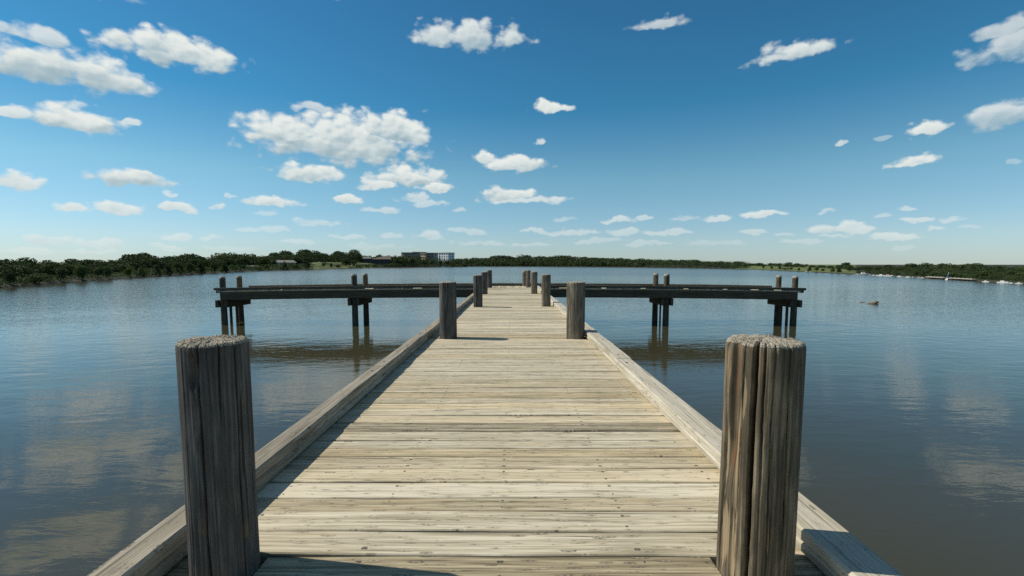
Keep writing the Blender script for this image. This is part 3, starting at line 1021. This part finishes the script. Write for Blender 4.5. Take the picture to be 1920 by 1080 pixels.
TOPS = [(-60, 483), (0, 484), (30, 480.5), (65, 485), (95, 481), (130, 486.5), (160, 483.5), (190, 488), (215, 485), (230, 484.5), (250, 475.5), (268, 470), (285, 469.5), (298, 475.5), (312, 476), (335, 475),
        (355, 468.5), (370, 475), (378, 480), (390, 475), (402, 479), (410, 477), (435, 470), (460, 472), (480, 472), (520, 470.5), (547, 467.5), (560, 470.5), (580, 462.5),
        (592, 463.5), (605, 468.5), (612, 474), (625, 468.5), (640, 467), (665, 467), (680, 474), (690, 479), (697, 475), (712, 475.5), (730, 479), (745, 475), (752, 477), (765, 478.5), (778, 479), (790, 482), (815, 481.5), (826, 484.5), (850, 484.5),
        (860, 484), (880, 481.5), (900, 482), (915, 480.5), (928, 478), (945, 477), (958, 481), (965, 482), (975, 480.5), (986, 476), (998, 480), (1010, 478), (1045, 476.5), (1058, 476.5),
        (1070, 479.5), (1105, 480), (1140, 482), (1200, 483.5), (1260, 485), (1300, 486), (1340, 489), (1377, 488.8), (1400, 491), (1440, 490.5), (1470, 492), (1495, 492.8), (1520, 495.5),
        (1560, 495.5), (1590, 495.5), (1610, 497), (1625, 495.2), (1655, 494.5), (1680, 495.5), (1690, 498), (1702, 494.5), (1728, 491.8), (1742, 496), (1760, 491.8), (1790, 495.5), (1808, 492.8),
        (1835, 492.8), (1860, 497), (1890, 497.5), (1930, 500), (1980, 502)]
TX, TY = [p for p, _ in TOPS], [q for _, q in TOPS]
WX, WY = [p for p, _ in SHORE_PX], [q for _, q in SHORE_PX]


def top_y(px):
    return float(np.interp(px, TX, TY))


def water_y(px):
    return float(np.interp(px, WX, WY))


LBK = ('dark rounded tree on the skyline of the wooded left shore', 'skyline trees of the left shore')
LMD = ('dark tree crown in the middle of the wood on the left shore', 'middle trees of the left shore')
CBK = ('green tree on the skyline of the distant wood straight ahead', 'skyline trees of the distant wood')
CFR = ('green bushy tree at the waterline of the distant wood straight ahead', 'waterline trees of the distant wood')
RBK = ('dark tree on the low wooded skyline of the right shore', 'skyline trees of the right shore')
RMD = ('dark tree crown on the wooded slope of the right shore', 'slope trees of the right shore')
RFR = ('dark bushy tree just above the boats on the right shore', 'bank trees of the right shore')

x = -50.0
while x < 745:                              # left shore, skyline row and middle row
    hpx = water_y(x) - top_y(x)
    tree(x, .30, top_y(x) - .8 + random.uniform(0, 1.3), random.choice(('round', 'round', 'wide')), 'd', *LBK, wide=random.uniform(1.1, 1.4))
    x += max(12, hpx * .40)
x = -45.0
while x < 590:
    hpx = water_y(x) - top_y(x)
    if not (515 < x < 555):
        tree(x, .16, water_y(x) - hpx * random.uniform(.62, .82), random.choice(('round', 'round', 'wide')), 'd', *LMD, wide=random.uniform(1.05, 1.35))
    x += max(13, hpx * .42)
x = 852.0
while x < 1400:                             # straight ahead
    tree(x, .09, top_y(x) + random.uniform(-.7, 1.0), 'round', 'f', *CBK, wide=random.uniform(1.3, 1.8))
    x += random.uniform(9, 12.5)
x = 848.0
while x < 1380:
    hpx = water_y(x) - top_y(x)
    tree(x, .025, water_y(x) - hpx * random.uniform(.42, .72), random.choice(('round', 'bush')), 'f', *CFR, wide=random.uniform(1.0, 1.5))
    x += random.uniform(10, 14)
x = 1402.0
while x < 1975:                             # right shore
    tree(x, .40, top_y(x) + random.uniform(-.6, .8), random.choice(('round', 'wide')), 'd', *RBK, wide=random.uniform(1.5, 2.1))
    x += random.uniform(14, 20)
x = 1600.0
while x < 1975:
    hpx = water_y(x) - top_y(x)
    tree(x, .18, water_y(x) - hpx * random.uniform(.70, .86), random.choice(('round', 'wide')), 'd', *RMD, wide=random.uniform(1.3, 1.8))
    x += random.uniform(16, 23)
x = 1605.0
while x < 1975:
    hpx = water_y(x) - top_y(x)
    tree(x, .04, water_y(x) - hpx * random.uniform(.40, .62), random.choice(('round', 'bush', 'round')), 'd', *RFR, wide=random.uniform(1.2, 1.7))
    x += random.uniform(15, 22)

# front trees of the left shore, each told apart in the photo
FRONT = [(22, 505, 'round', 'd', 'tall dark tree at the left end of the shore bank'),
         (68, 508, 'bush', 'd', 'broad low grey green shrub near the left end of the shore'),
         (118, 496, 'round', 'd', 'tall upright dark tree right of the broad low shrub on the left shore'),
         (158, 495, 'round', 'd', 'rounded dark tree behind the pale bank of the left shore'),
         (188, 497, 'round', 'd', 'dark tree left of the hill crown above the pale bank'),
         (205, 498, 'round', 'd', 'slim dark tree just left of the yellow green shore tree'),
         (246, 500, 'round', 'y', 'small rounded yellow green tree standing at the left shore'),
         (270, 499, 'cone', 'd', 'small pointed dark tree right of the yellow green shore tree'),
         (298, 495, 'cone', 'd', 'pointed dark tree in front of the hill crown on the left shore'),
         (318, 493, 'cone', 'd', 'tall narrow dark tree beneath the dip in the left skyline'),
         (340, 492, 'round', 'd', 'rounded dark tree beneath the arching skyline crown'),
         (360, 491, 'round', 'd', 'dark rounded tree just left of the tall pointed shore tree'),
         (379, 488, 'cone', 'd', 'tallest pointed dark tree at the edge of the left shore'),
         (405, 490, 'round', 'd', 'dark bushy tree right of the tallest pointed shore tree'),
         (424, 491, 'cone', 'd', 'pointed mid green tree over the left end of the pier head'),
         (455, 492, 'round', 'd', 'dark round tree behind the posts at the left pier end'),
         (490, 498, 'bush', 'd', 'low dark shrub left of the pale lakeside house'),
         (505, 495, 'round', 'y', 'small yellowish shrubby tree left of the pale lakeside house'),
         (537, 489, 'cone', 'd', 'pointed dark tree in front of the pale lakeside house'),
         (556, 493, 'round', 'd', 'small dark tree right of the pale lakeside house'),
         (578, 488, 'round', 'd', 'dark round tree at the left edge of the sunny lawn'),
         (609, 490.5, 'round', 'd', 'first small round tree on the sunny lawn from its left edge'),
         (624, 492, 'round', 'd', 'second small round tree on the sunny lawn from its left edge'),
         (636, 494, 'bush', 'd', 'low round shrub in the middle of the sunny lawn')]
for (px, ty, st, tone, lab) in FRONT:
    tree(px, .020 if px < 585 else .05, ty, st, tone, lab, wide={'round': .85, 'cone': 1.25, 'bush': 1.5}[st] * (1.15 if px < 585 else 1.3))
# lawn edge and the slope up to the lodge
for (px, t, ty, st, lab) in [(651, .07, 483, 'wide', 'spreading tree with a bare trunk on the right of the sunny lawn'),
                             (664, .06, 484, 'wide', 'spreading tree with a bare trunk left of the dark hedge'),
                             (675, .05, 495, 'bush', 'dark clipped shrub left of the low lodge'),
                             (690, .05, 494, 'bush', 'dark broad shrub below the lodge roof'),
                             (705, .05, 493.5, 'bush', 'dark hedge shrub under the lodge eaves'),
                             (745, .05, 484, 'round', 'dark tree right of the lodge beside the yellowish one'),
                             (762, .06, 486, 'round', 'rounded tree in front of the grey hotel wing'),
                             (776, .05, 483, 'round', 'tall rounded tree in front of the tan hotel bay'),
                             (797, .05, 486, 'round', 'tree in front of the middle of the hotel'),
                             (812, .05, 488, 'round', 'low tree left of the white hotel block'),
                             (826, .05, 488, 'round', 'low tree below the white hotel block'),
                             (840, .05, 488, 'round', 'low tree below the right end of the hotel'),
                             (725, .04, 493, 'bush', 'broad shrub in front of the lodge glass front'),
                             (735, .04, 492, 'bush', 'shrub at the right corner of the lodge')]:
    tree(px, t, ty, st, 'd' if st != 'round' or px < 760 else 'f', lab, wide=1.15 if st != 'bush' else 2.2)
tree(751, .045, 482.5, 'round', 'y', 'yellowish green tree left of the hotel', wide=1.1)
# right lawn
for (px, t, ty, st, lab) in [(1427, .06, 497, 'round', 'dark tree at the left of the right shore lawn'), (1443, .05, 498, 'round', 'dark round tree on the right lawn beside a gap of grass'),
                             (1459, .05, 499, 'round', 'dark small tree in the middle of the right lawn'), (1470, .05, 500, 'bush', 'dark shrub in the middle of the right lawn'),
                             (1480, .05, 500, 'round', 'dark tree near the white thing on the lawn shore'), (1494, .05, 501, 'cone', 'small pointed tree alone on the right lawn'),
                             (1514, .05, 499, 'cone', 'dark upright tree of the lawn group near the shore'), (1527, .04, 499, 'round', 'larger dark tree of the lawn group near the shore'),
                             (1539, .04, 503, 'round', 'low dark tree right of the lawn group'), (1557, .05, 500, 'cone', 'pointed tree at the right end of the lawn'),
                             (1569, .05, 500, 'cone', 'pointed tree beside the brown bank right of the lawn'), (1588, .06, 499, 'round', 'dark tree where the lawn meets the right wood')]:
    tree(px, t, ty, st, 'd', lab, wide={'round': 1.1, 'cone': 1.6, 'bush': 1.9}[st])
tree(1580, .40, 487.6, 'wide', 'd', 'lone flat topped tree rising above the right skyline', wide=.8)
tree(358, .22, 468, 'wide', 'd', 'arching tree crown standing highest over the left shore', wide=.9)
tree(272, .30, 469, 'wide', 'd', 'broad domed tree crown on the left hill', wide=1.2)


# ground cover of bushes that closes the wood floor
def undergrowth(name, x0, x1, step, mat, hfrac, t0, t1, n=60, leaf=.10, spread=.8):
    r = np.random.default_rng(int(x0) + 77 + n)
    V, F = [], []
    x = x0
    while x < x1:
        t = r.uniform(t0, t1)
        p = land(x, t)
        d = math.hypot(p.x, p.y)
        rv = ray(x, water_y(x) - (water_y(x) - top_y(x)) * hfrac * r.uniform(.72, 1.0))
        hh = max(.4, H + rv.z / math.hypot(rv.x, rv.y) * d - p.z)
        u = r.uniform(0, 1, n)
        w = hh * spread * np.sqrt(np.maximum(0, 1 - u ** 2.2)) * np.sqrt(r.uniform(0, 1, n))
        a_ = r.uniform(0, 2 * np.pi, n)
        C = np.stack([p.x + w * np.cos(a_), p.y + w * np.sin(a_), p.z + u * hh], 1)
        for c in C:
            nn = r.normal(size=3)
            nn /= np.linalg.norm(nn)
            a = np.cross(nn, r.normal(size=3))
            a /= np.linalg.norm(a)
            b = np.cross(nn, a)
            s = hh * leaf * r.uniform(.6, 1.3)
            k = len(V)
            V += [tuple(c - a * s), tuple(c - b * s * .7), tuple(c + a * s), tuple(c + b * s * .7)]
            F.append((k, k + 1, k + 2, k + 3))
        x += step
    mb = MB()
    mb.add(V, F)
    mb.t = list(np.repeat(r.random(len(F)), 4))
    return tag(mb.build(name, mat), kind='stuff')


undergrowth('undergrowth', -60, 590, 2.5, M_LEAF, .36, .008, .06)
undergrowth('undergrowth', 670, 1400, 4, M_LEAFF, .34, .012, .04, 40, .13)
undergrowth('undergrowth', 1605, 1985, 3, M_LEAF, .36, .009, .05)
# the depth of the woods behind the trees one can tell apart
undergrowth('far_wood', -60, 750, 3.5, M_LEAF, .88, .18, .28, 240, .05, .75)
undergrowth('far_wood', 845, 1400, 3.2, M_LEAFF, .88, .045, .08, 130, .075, .9)
undergrowth('far_wood', 1380, 1985, 4, M_LEAF, .90, .26, .38, 200, .055, 1.0)
undergrowth('far_wood', 1590, 1985, 4, M_LEAF, .62, .10, .16, 160, .06, .9)
undergrowth('far_wood', 740, 862, 2.2, M_LEAFF, .98, .05, .12, 120, .075, .9)


# ------------------------------------------------------------------ buildings on the far shore
def block(x0, x1, y0, y1, z0, z1):
    return MB().box(x0, x1, y0, y1, z0, z1)


def site(px, t):
    """origin on land at that bearing, local x along the view's right, y away"""
    p = land(px, t)
    return p, bearing(px)


def px_scale(p):
    return math.hypot(p.x, p.y) * math.cos(0) / FPX


# hotel: long block of wings behind the trees
p, b = site(802, .30)
hotel = link('hotel_building', None, loc=p)
hotel.rotation_euler.z = -b
tag(hotel, 'long flat roofed hotel with grey wings, tan bays and a white block above the trees', 'building')
k = math.hypot(p.x, p.y) / FPX / math.cos(b)


def hz(py):
    return H + (496 - py) * k - p.z


def hx(px):
    return (px - 802) * k


def wing(x0, x1, ytop, mat, depth0, depth1, rows, cols, roof=None, over=.6):
    f = block(hx(x0), hx(x1), depth0, depth1, 0, hz(ytop)).build('wall', mat, hotel)
    r_ = block(hx(x0) - over, hx(x1) + over, depth0 - over, depth1 + over, hz(ytop), hz(ytop) + .9).build('roof', roof or M_GREYW, hotel)
    W = hx(x1) - hx(x0)
    zt = hz(ytop)
    fh = 3.4
    for i in range(rows):
        for j in range(cols):
            wx0 = hx(x0) + W * (j + .22) / cols
            wx1 = hx(x0) + W * (j + .78) / cols
            z1 = zt - .8 - i * fh
            mb = block(wx0, wx1, depth0 - .06, depth0 + .05, z1 - 1.9, z1)
            mb.build('window', M_GLASS, hotel)


wing(757, 777, 475.2, M_GREYW, 2, 16, 3, 7, M_GREYW)
wing(777.3, 800, 474.6, M_GREYW, 3, 17, 3, 8, M_GREYW)
wing(800.6, 822, 475.6, M_GREYW, 2, 16, 3, 7, M_GREYW)
wing(814, 821.5, 476.6, M_PALE, .5, 1.8, 2, 3, M_GREYW)


def turned_block(xc, y0, ytop, left_px, right_px, mat, lcols, rcols, rows):
    """a wing set cornerwise: one face to the left (sunlit), one to the right"""
    e1, e2 = Vector((-.75, .66, 0)), Vector((.66, .75, 0))
    L1, L2, zt = left_px * k / .75, right_px * k / .66, hz(ytop)
    c = Vector((hx(xc), y0, 0))
    for nm, m_, z0, z1, o in (('wall', mat, 0, zt, 0.0), ('roof', M_GREYW, zt, zt + .9, .5)):
        a = c - (e1 + e2) * o
        pts = [a, a + e2 * (L2 + 2 * o), a + e2 * (L2 + 2 * o) + e1 * (L1 + 2 * o), a + e1 * (L1 + 2 * o)]
        vs = [(q.x, q.y, z) for z in (z0, z1) for q in pts]
        MB().add(vs, [(0, 3, 2, 1), (4, 5, 6, 7), (0, 1, 5, 4), (1, 2, 6, 5), (2, 3, 7, 6), (3, 0, 4, 7)]).build(nm, m_, hotel)
    for e, n_, L, cols in ((e1, -e2, L1, lcols), (e2, -e1, L2, rcols)):
        for i in range(rows):
            for j in range(cols):
                p0, p1 = c + e * (L * (j + .3) / cols), c + e * (L * (j + .75) / cols)
                z1 = zt - 1.0 - 3.4 * i
                vs = [(q + n_ * d).to_tuple()[:2] + (z,) for d in (.06, -.05) for q, z in ((p0, z1 - 1.7), (p1, z1 - 1.7), (p1, z1), (p0, z1))]
                MB().add(vs, [(0, 1, 2, 3), (7, 6, 5, 4), (0, 4, 5, 1), (1, 5, 6, 2), (2, 6, 7, 3), (3, 7, 4, 0)]).build('window', M_GLASS, hotel)


turned_block(839.5, -12, 475.6, 16.5, 12, M_WHITE, 4, 4, 3)
turned_block(799, -6, 477, 8.5, 3.0, M_TAN, 3, 1, 2)
turned_block(761, -4, 479.5, 4.5, 2.0, M_TAN, 1, 1, 2)
# raised sloping roof in the middle
mb = MB()
za, zb = hz(473.8), hz(472.2)
mb.add([(hx(776), 4, za), (hx(802), 4, hz(474)), (hx(802), 15, hz(473.6)), (hx(776), 15, zb), (hx(776), 4, za + .8), (hx(802), 4, hz(473.4)), (hx(802), 15, hz(473)), (hx(776), 15, zb + .9)],
       [(0, 1, 2, 3), (4, 7, 6, 5), (0, 4, 5, 1), (1, 5, 6, 2), (2, 6, 7, 3), (3, 7, 4, 0)])
mb.build('roof', M_PALE, hotel)


def house(px, t, wpx, wall_top, ridge, wall, roofm, name, label, cat='house', dep=6.0, hip=.15, windows=4, asym=.5):
    p, b = site(px, t)
    o = link(name, None, loc=p)
    o.rotation_euler.z = -b
    tag(o, label, cat)
    k = math.hypot(p.x, p.y) / FPX
    W = wpx * k
    zt = H + (496 - wall_top) * k - p.z
    zr = H + (496 - ridge) * k - p.z
    block(-W / 2, W / 2, 0, dep, -.5, zt).build('wall', wall, o)
    e = .06 * W
    mb = MB()
    xr0, xr1 = -W / 2 - e + hip * W, W / 2 + e - hip * W
    if asym != .5:
        xr0 = xr1 - .12 * W
    y0, y1, ym = -e, dep + e, dep / 2
    mb.add([(-W / 2 - e, y0, zt), (W / 2 + e, y0, zt), (W / 2 + e, y1, zt), (-W / 2 - e, y1, zt), (xr0, ym, zr), (xr1, ym, zr)],
           [(0, 1, 5, 4), (1, 2, 5), (2, 3, 4, 5), (3, 0, 4), (0, 3, 2, 1)])
    mb.build('roof', roofm, o)
    for j in range(windows):
        x0 = -W / 2 + W * (j + .25) / windows
        block(x0, x0 + W * .5 / windows, -.05, .04, zt * .35, zt * .8).build('window', M_GLASS, o)
    return o


lodge = house(716, .10, 33, 486.5, 479.2, M_DARKW, M_BROOF, 'lakeside_lodge', 'dark lodge with a big brown sloping roof and tall glass front above the lake', 'lodge', dep=14, hip=.04, windows=6, asym=.9)
house(690, .16, 14, 485.5, 482.0, M_DARKW, M_ROOF, 'house', 'small grey roofed house behind trees left of the lodge', windows=2)
house(537, .11, 34, 492.5, 488.6, M_PALE, M_ROOF, 'house', 'pale lakeside house with a low grey roof behind the pointed tree', dep=8)
house(476, .10, 20, 499, 497.2, M_PALE, M_ROOF, 'house', 'low grey house half hidden among the left shore trees', dep=5, windows=3)
house(1739, .46, 17, 500.3, 498.2, M_PALE, M_ROOF, 'house', 'pale roofed house high on the right slope left of the blue sail', dep=4, windows=3)
house(1840, .46, 12, 502.3, 499.6, M_PALE, M_ROOF, 'house', 'small pale house high among the trees of the right slope', dep=4, windows=2)
house(1862, .46, 26, 503.8, 501.2, M_TAN, M_BROOF, 'house', 'long brown roofed house high at the right end of the slope', dep=4, windows=4)
house(1899, .012, 13, 528.0, 525.0, M_WHITE, M_WHITE, 'boathouse', 'white boathouse at the water on the right shore', 'boathouse', dep=2.2, hip=.0, windows=2)

# ------------------------------------------------------------------ boats along the right shore
def water_at(px, t):
    b = bearing(px)
    r = shore_r(b) * (1 + t)
    return Vector((r * math.sin(b), r * math.cos(b), 0)), b


def boat(px, wpx, label, kind='motor', t=-.012, yaw=None, group='boats moored along the right shore', canopy=None):
    p, b = water_at(px, t)
    o = link({'motor': 'motor_boat', 'sail': 'sailing_boat'}[kind], None, loc=p)
    yaw = random.uniform(-.5, .5) if yaw is None else yaw
    o.rotation_euler.z = -b + yaw
    tag(o, label, 'boat', group)
    L = wpx * math.hypot(p.x, p.y) / FPX
    mb = MB()
    n, B, Hh = 10, .17 * L, .13 * L
    vs, fs = [], []
    for i in range(n + 1):
        f = i / n
        w = B * (1 - max(0, (f - .45) / .55) ** 2.2) + .002
        sh = Hh * (1 + .45 * f * f)
        x = -L / 2 + L * f
        vs += [(x, -w, sh), (x, -w * .75, -.04 * L), (x, 0, -.07 * L), (x, w * .75, -.04 * L), (x, w, sh), (x, 0, sh * .93)]
    for i in range(n):
        for j in range(6):
            j2 = (j + 1) % 6
            fs.append((i * 6 + j, (i + 1) * 6 + j, (i + 1) * 6 + j2, i * 6 + j2))
    fs += [tuple(range(6)), tuple(reversed(range(n * 6, n * 6 + 6)))]
    mb.add(vs, fs)
    mb.build('hull', M_WHITE, o)
    mb = MB()
    x0, x1 = -.22 * L, .18 * L
    mb.add([(x0, -B * .7, Hh * .9), (x1, -B * .7, Hh * .9), (x1, B * .7, Hh * .9), (x0, B * .7, Hh * .9), (x0 + .03 * L, -B * .55, Hh * 2.2), (x1 - .10 * L, -B * .55, Hh * 2.2), (x1 - .10 * L, B * .55, Hh * 2.2), (x0 + .03 * L, B * .55, Hh * 2.2)],
           [(0, 1, 5, 4), (1, 2, 6, 5), (2, 3, 7, 6), (3, 0, 4, 7), (4, 5, 6, 7)])
    cb = mb.build('cabin', canopy or M_WHITE, o)
    block(x0 + .06 * L, x1 - .12 * L, -B * .68, B * .68, Hh * 1.45, Hh * 1.9).build('window', M_GLASS, cb)
    if kind == 'sail':
        mb = MB()
        mb.timber((.05 * L, 0, Hh), (.05 * L, 0, L * 1.15), .035 * L, .035 * L, up=(1, 0, 0), seg=3, wob=0)
        mb.build('mast', M_WHITE, o)
        mb = MB()
        mb.add([(.02 * L, -.02 * L, Hh * 2.4), (-.45 * L, -.02 * L, Hh * 2.4), (.02 * L, -.01 * L, L * 1.05), (.02 * L, .02 * L, Hh * 2.4), (-.45 * L, .02 * L, Hh * 2.4), (.02 * L, .01 * L, L * 1.05)],
               [(0, 1, 2), (3, 5, 4), (0, 3, 4, 1), (1, 4, 5, 2), (0, 2, 5, 3)])
        mb.build('sail', M_BLUE, o)
    return o


RB = ('small white motor boat in the row moored along the right shore',)
for (px, w) in [(1627, 6), (1634, 5), (1641, 6), (1653, 6), (1682, 6), (1690, 4), (1698, 6), (1708, 5), (1719, 6), (1725, 5)]:
    boat(px, w, RB[0])
boat(1603, 7, 'white motor boat at the left end of the moored row', group=None)
boat(1615, 15, 'long white boat near the left end of the moored row', group=None, yaw=.1)
boat(1648, 10, 'larger white cabin boat just left of the tan topped one', group=None)
boat(1661, 11, 'white cabin boat with a tan canopy in the moored row', group=None, canopy=M_TAN)
boat(1670, 7, 'white boat just right of the tan topped cabin boat', group=None)
boat(1773, 9, 'small sailing boat with a blue sail by the pale right bank', 'sail', group=None, yaw=1.2)
boat(1844, 7, 'single white boat between the blue sail and the boathouse', group=None)
boat(1876, 11, 'white boat just left of the white boathouse', group=None)
boat(1891, 5, 'tiny white boat at the left corner of the boathouse', group=None)
boat(1906, 7, 'white boat in front of the right side of the boathouse', group=None)
boat(1518, 5, 'small white boat below the tree group of the right lawn', group=None)
boat(1508, 6, 'pale boat left of the small white one below the right lawn', group=None)
boat(832, 7, 'white boat lying at the shore below the hotel', group=None)

# pale docks along the right bank and a low dark footbridge straight ahead
def dock(px0, px1, label, name='dock', z=.35, w=.9, mat=M_DOCKP, t=-.006, cat='dock', npost=6, rail=False):
    a, _ = water_at(px0, t)
    b, _ = water_at(px1, t)
    o = link(name, None, loc=a)
    tag(o, label, cat)
    v = b - a
    mb = MB()
    mb.timber((0, 0, z), (v.x, v.y, z), w, .14, seg=4, wob=0)
    mb.build('deck', mat, o)
    for i in range(npost):
        q = v * ((i + .3) / npost)
        mb = MB()
        mb.timber((q.x, q.y, -1.5), (q.x, q.y, z + (.9 if rail else .3)), w * .12, w * .12, up=(1, 0, 0), seg=2, wob=0)
        mb.build('post', mat, o)
    if rail:
        mb = MB()
        mb.timber((0, 0, z + .9), (v.x, v.y, z + .9), w * .1, .12, seg=4, wob=0)
        mb.build('handrail', mat, o)
    return o


dock(1735, 1768, 'pale low dock along the bank left of the blue sail')
dock(1776, 1822, 'long pale dock along the bank right of the blue sail', w=.7)
dock(1213, 1352, 'low dark footbridge on posts along the distant shore right of the walkway', 'footbridge', z=1.1, w=2.0, mat=M_DARKW, cat='bridge', npost=14, rail=True)

# ------------------------------------------------------------------ driftwood
def drift(px, py, wpx, label, bend, seed):
    p = on_plane(px, py, 0)
    k = math.hypot(p.x, p.y) / FPX
    L = wpx * k
    mb = MB()
    n, seg = 9, 9
    vs = []
    for i in range(seg + 1):
        f = i / seg
        x = -L / 2 + L * f
        z = bend * L * (f ** 2) - .05 * L + .03 * L * math.sin(f * 9 + seed)
        r = L * (.05 + .26 * f * (1.25 - f)) * (1.0 if bend > .15 else .55) * (1 + .25 * mnoise.noise(Vector((f * 6, seed, 0))))
        for q in range(n):
            a = 2 * math.pi * q / n
            vs.append((x, r * math.cos(a) * 1.2, z + r * math.sin(a) * (1 + .3 * mnoise.noise(Vector((q, f * 9, seed))))))
    fs = [(i * n + q, i * n + (q + 1) % n, (i + 1) * n + (q + 1) % n, (i + 1) * n + q) for i in range(seg) for q in range(n)] + [tuple(range(n)), tuple(reversed(range(seg * n, seg * n + n)))]
    mb.add(vs, fs)
    o = mb.build('driftwood', M_DRIFT, loc=p)
    return tag(o, label, 'driftwood')


drift(1635, 569.5, 17, 'brown driftwood stump raised out of the water right of the pier', .20, 1.0)
drift(1614, 567, 12, 'thin low driftwood piece left of the raised stump', .06, 3.0)
drift(320, 523, 5, 'tiny dark floating log near the left shore', .1, 5.0)
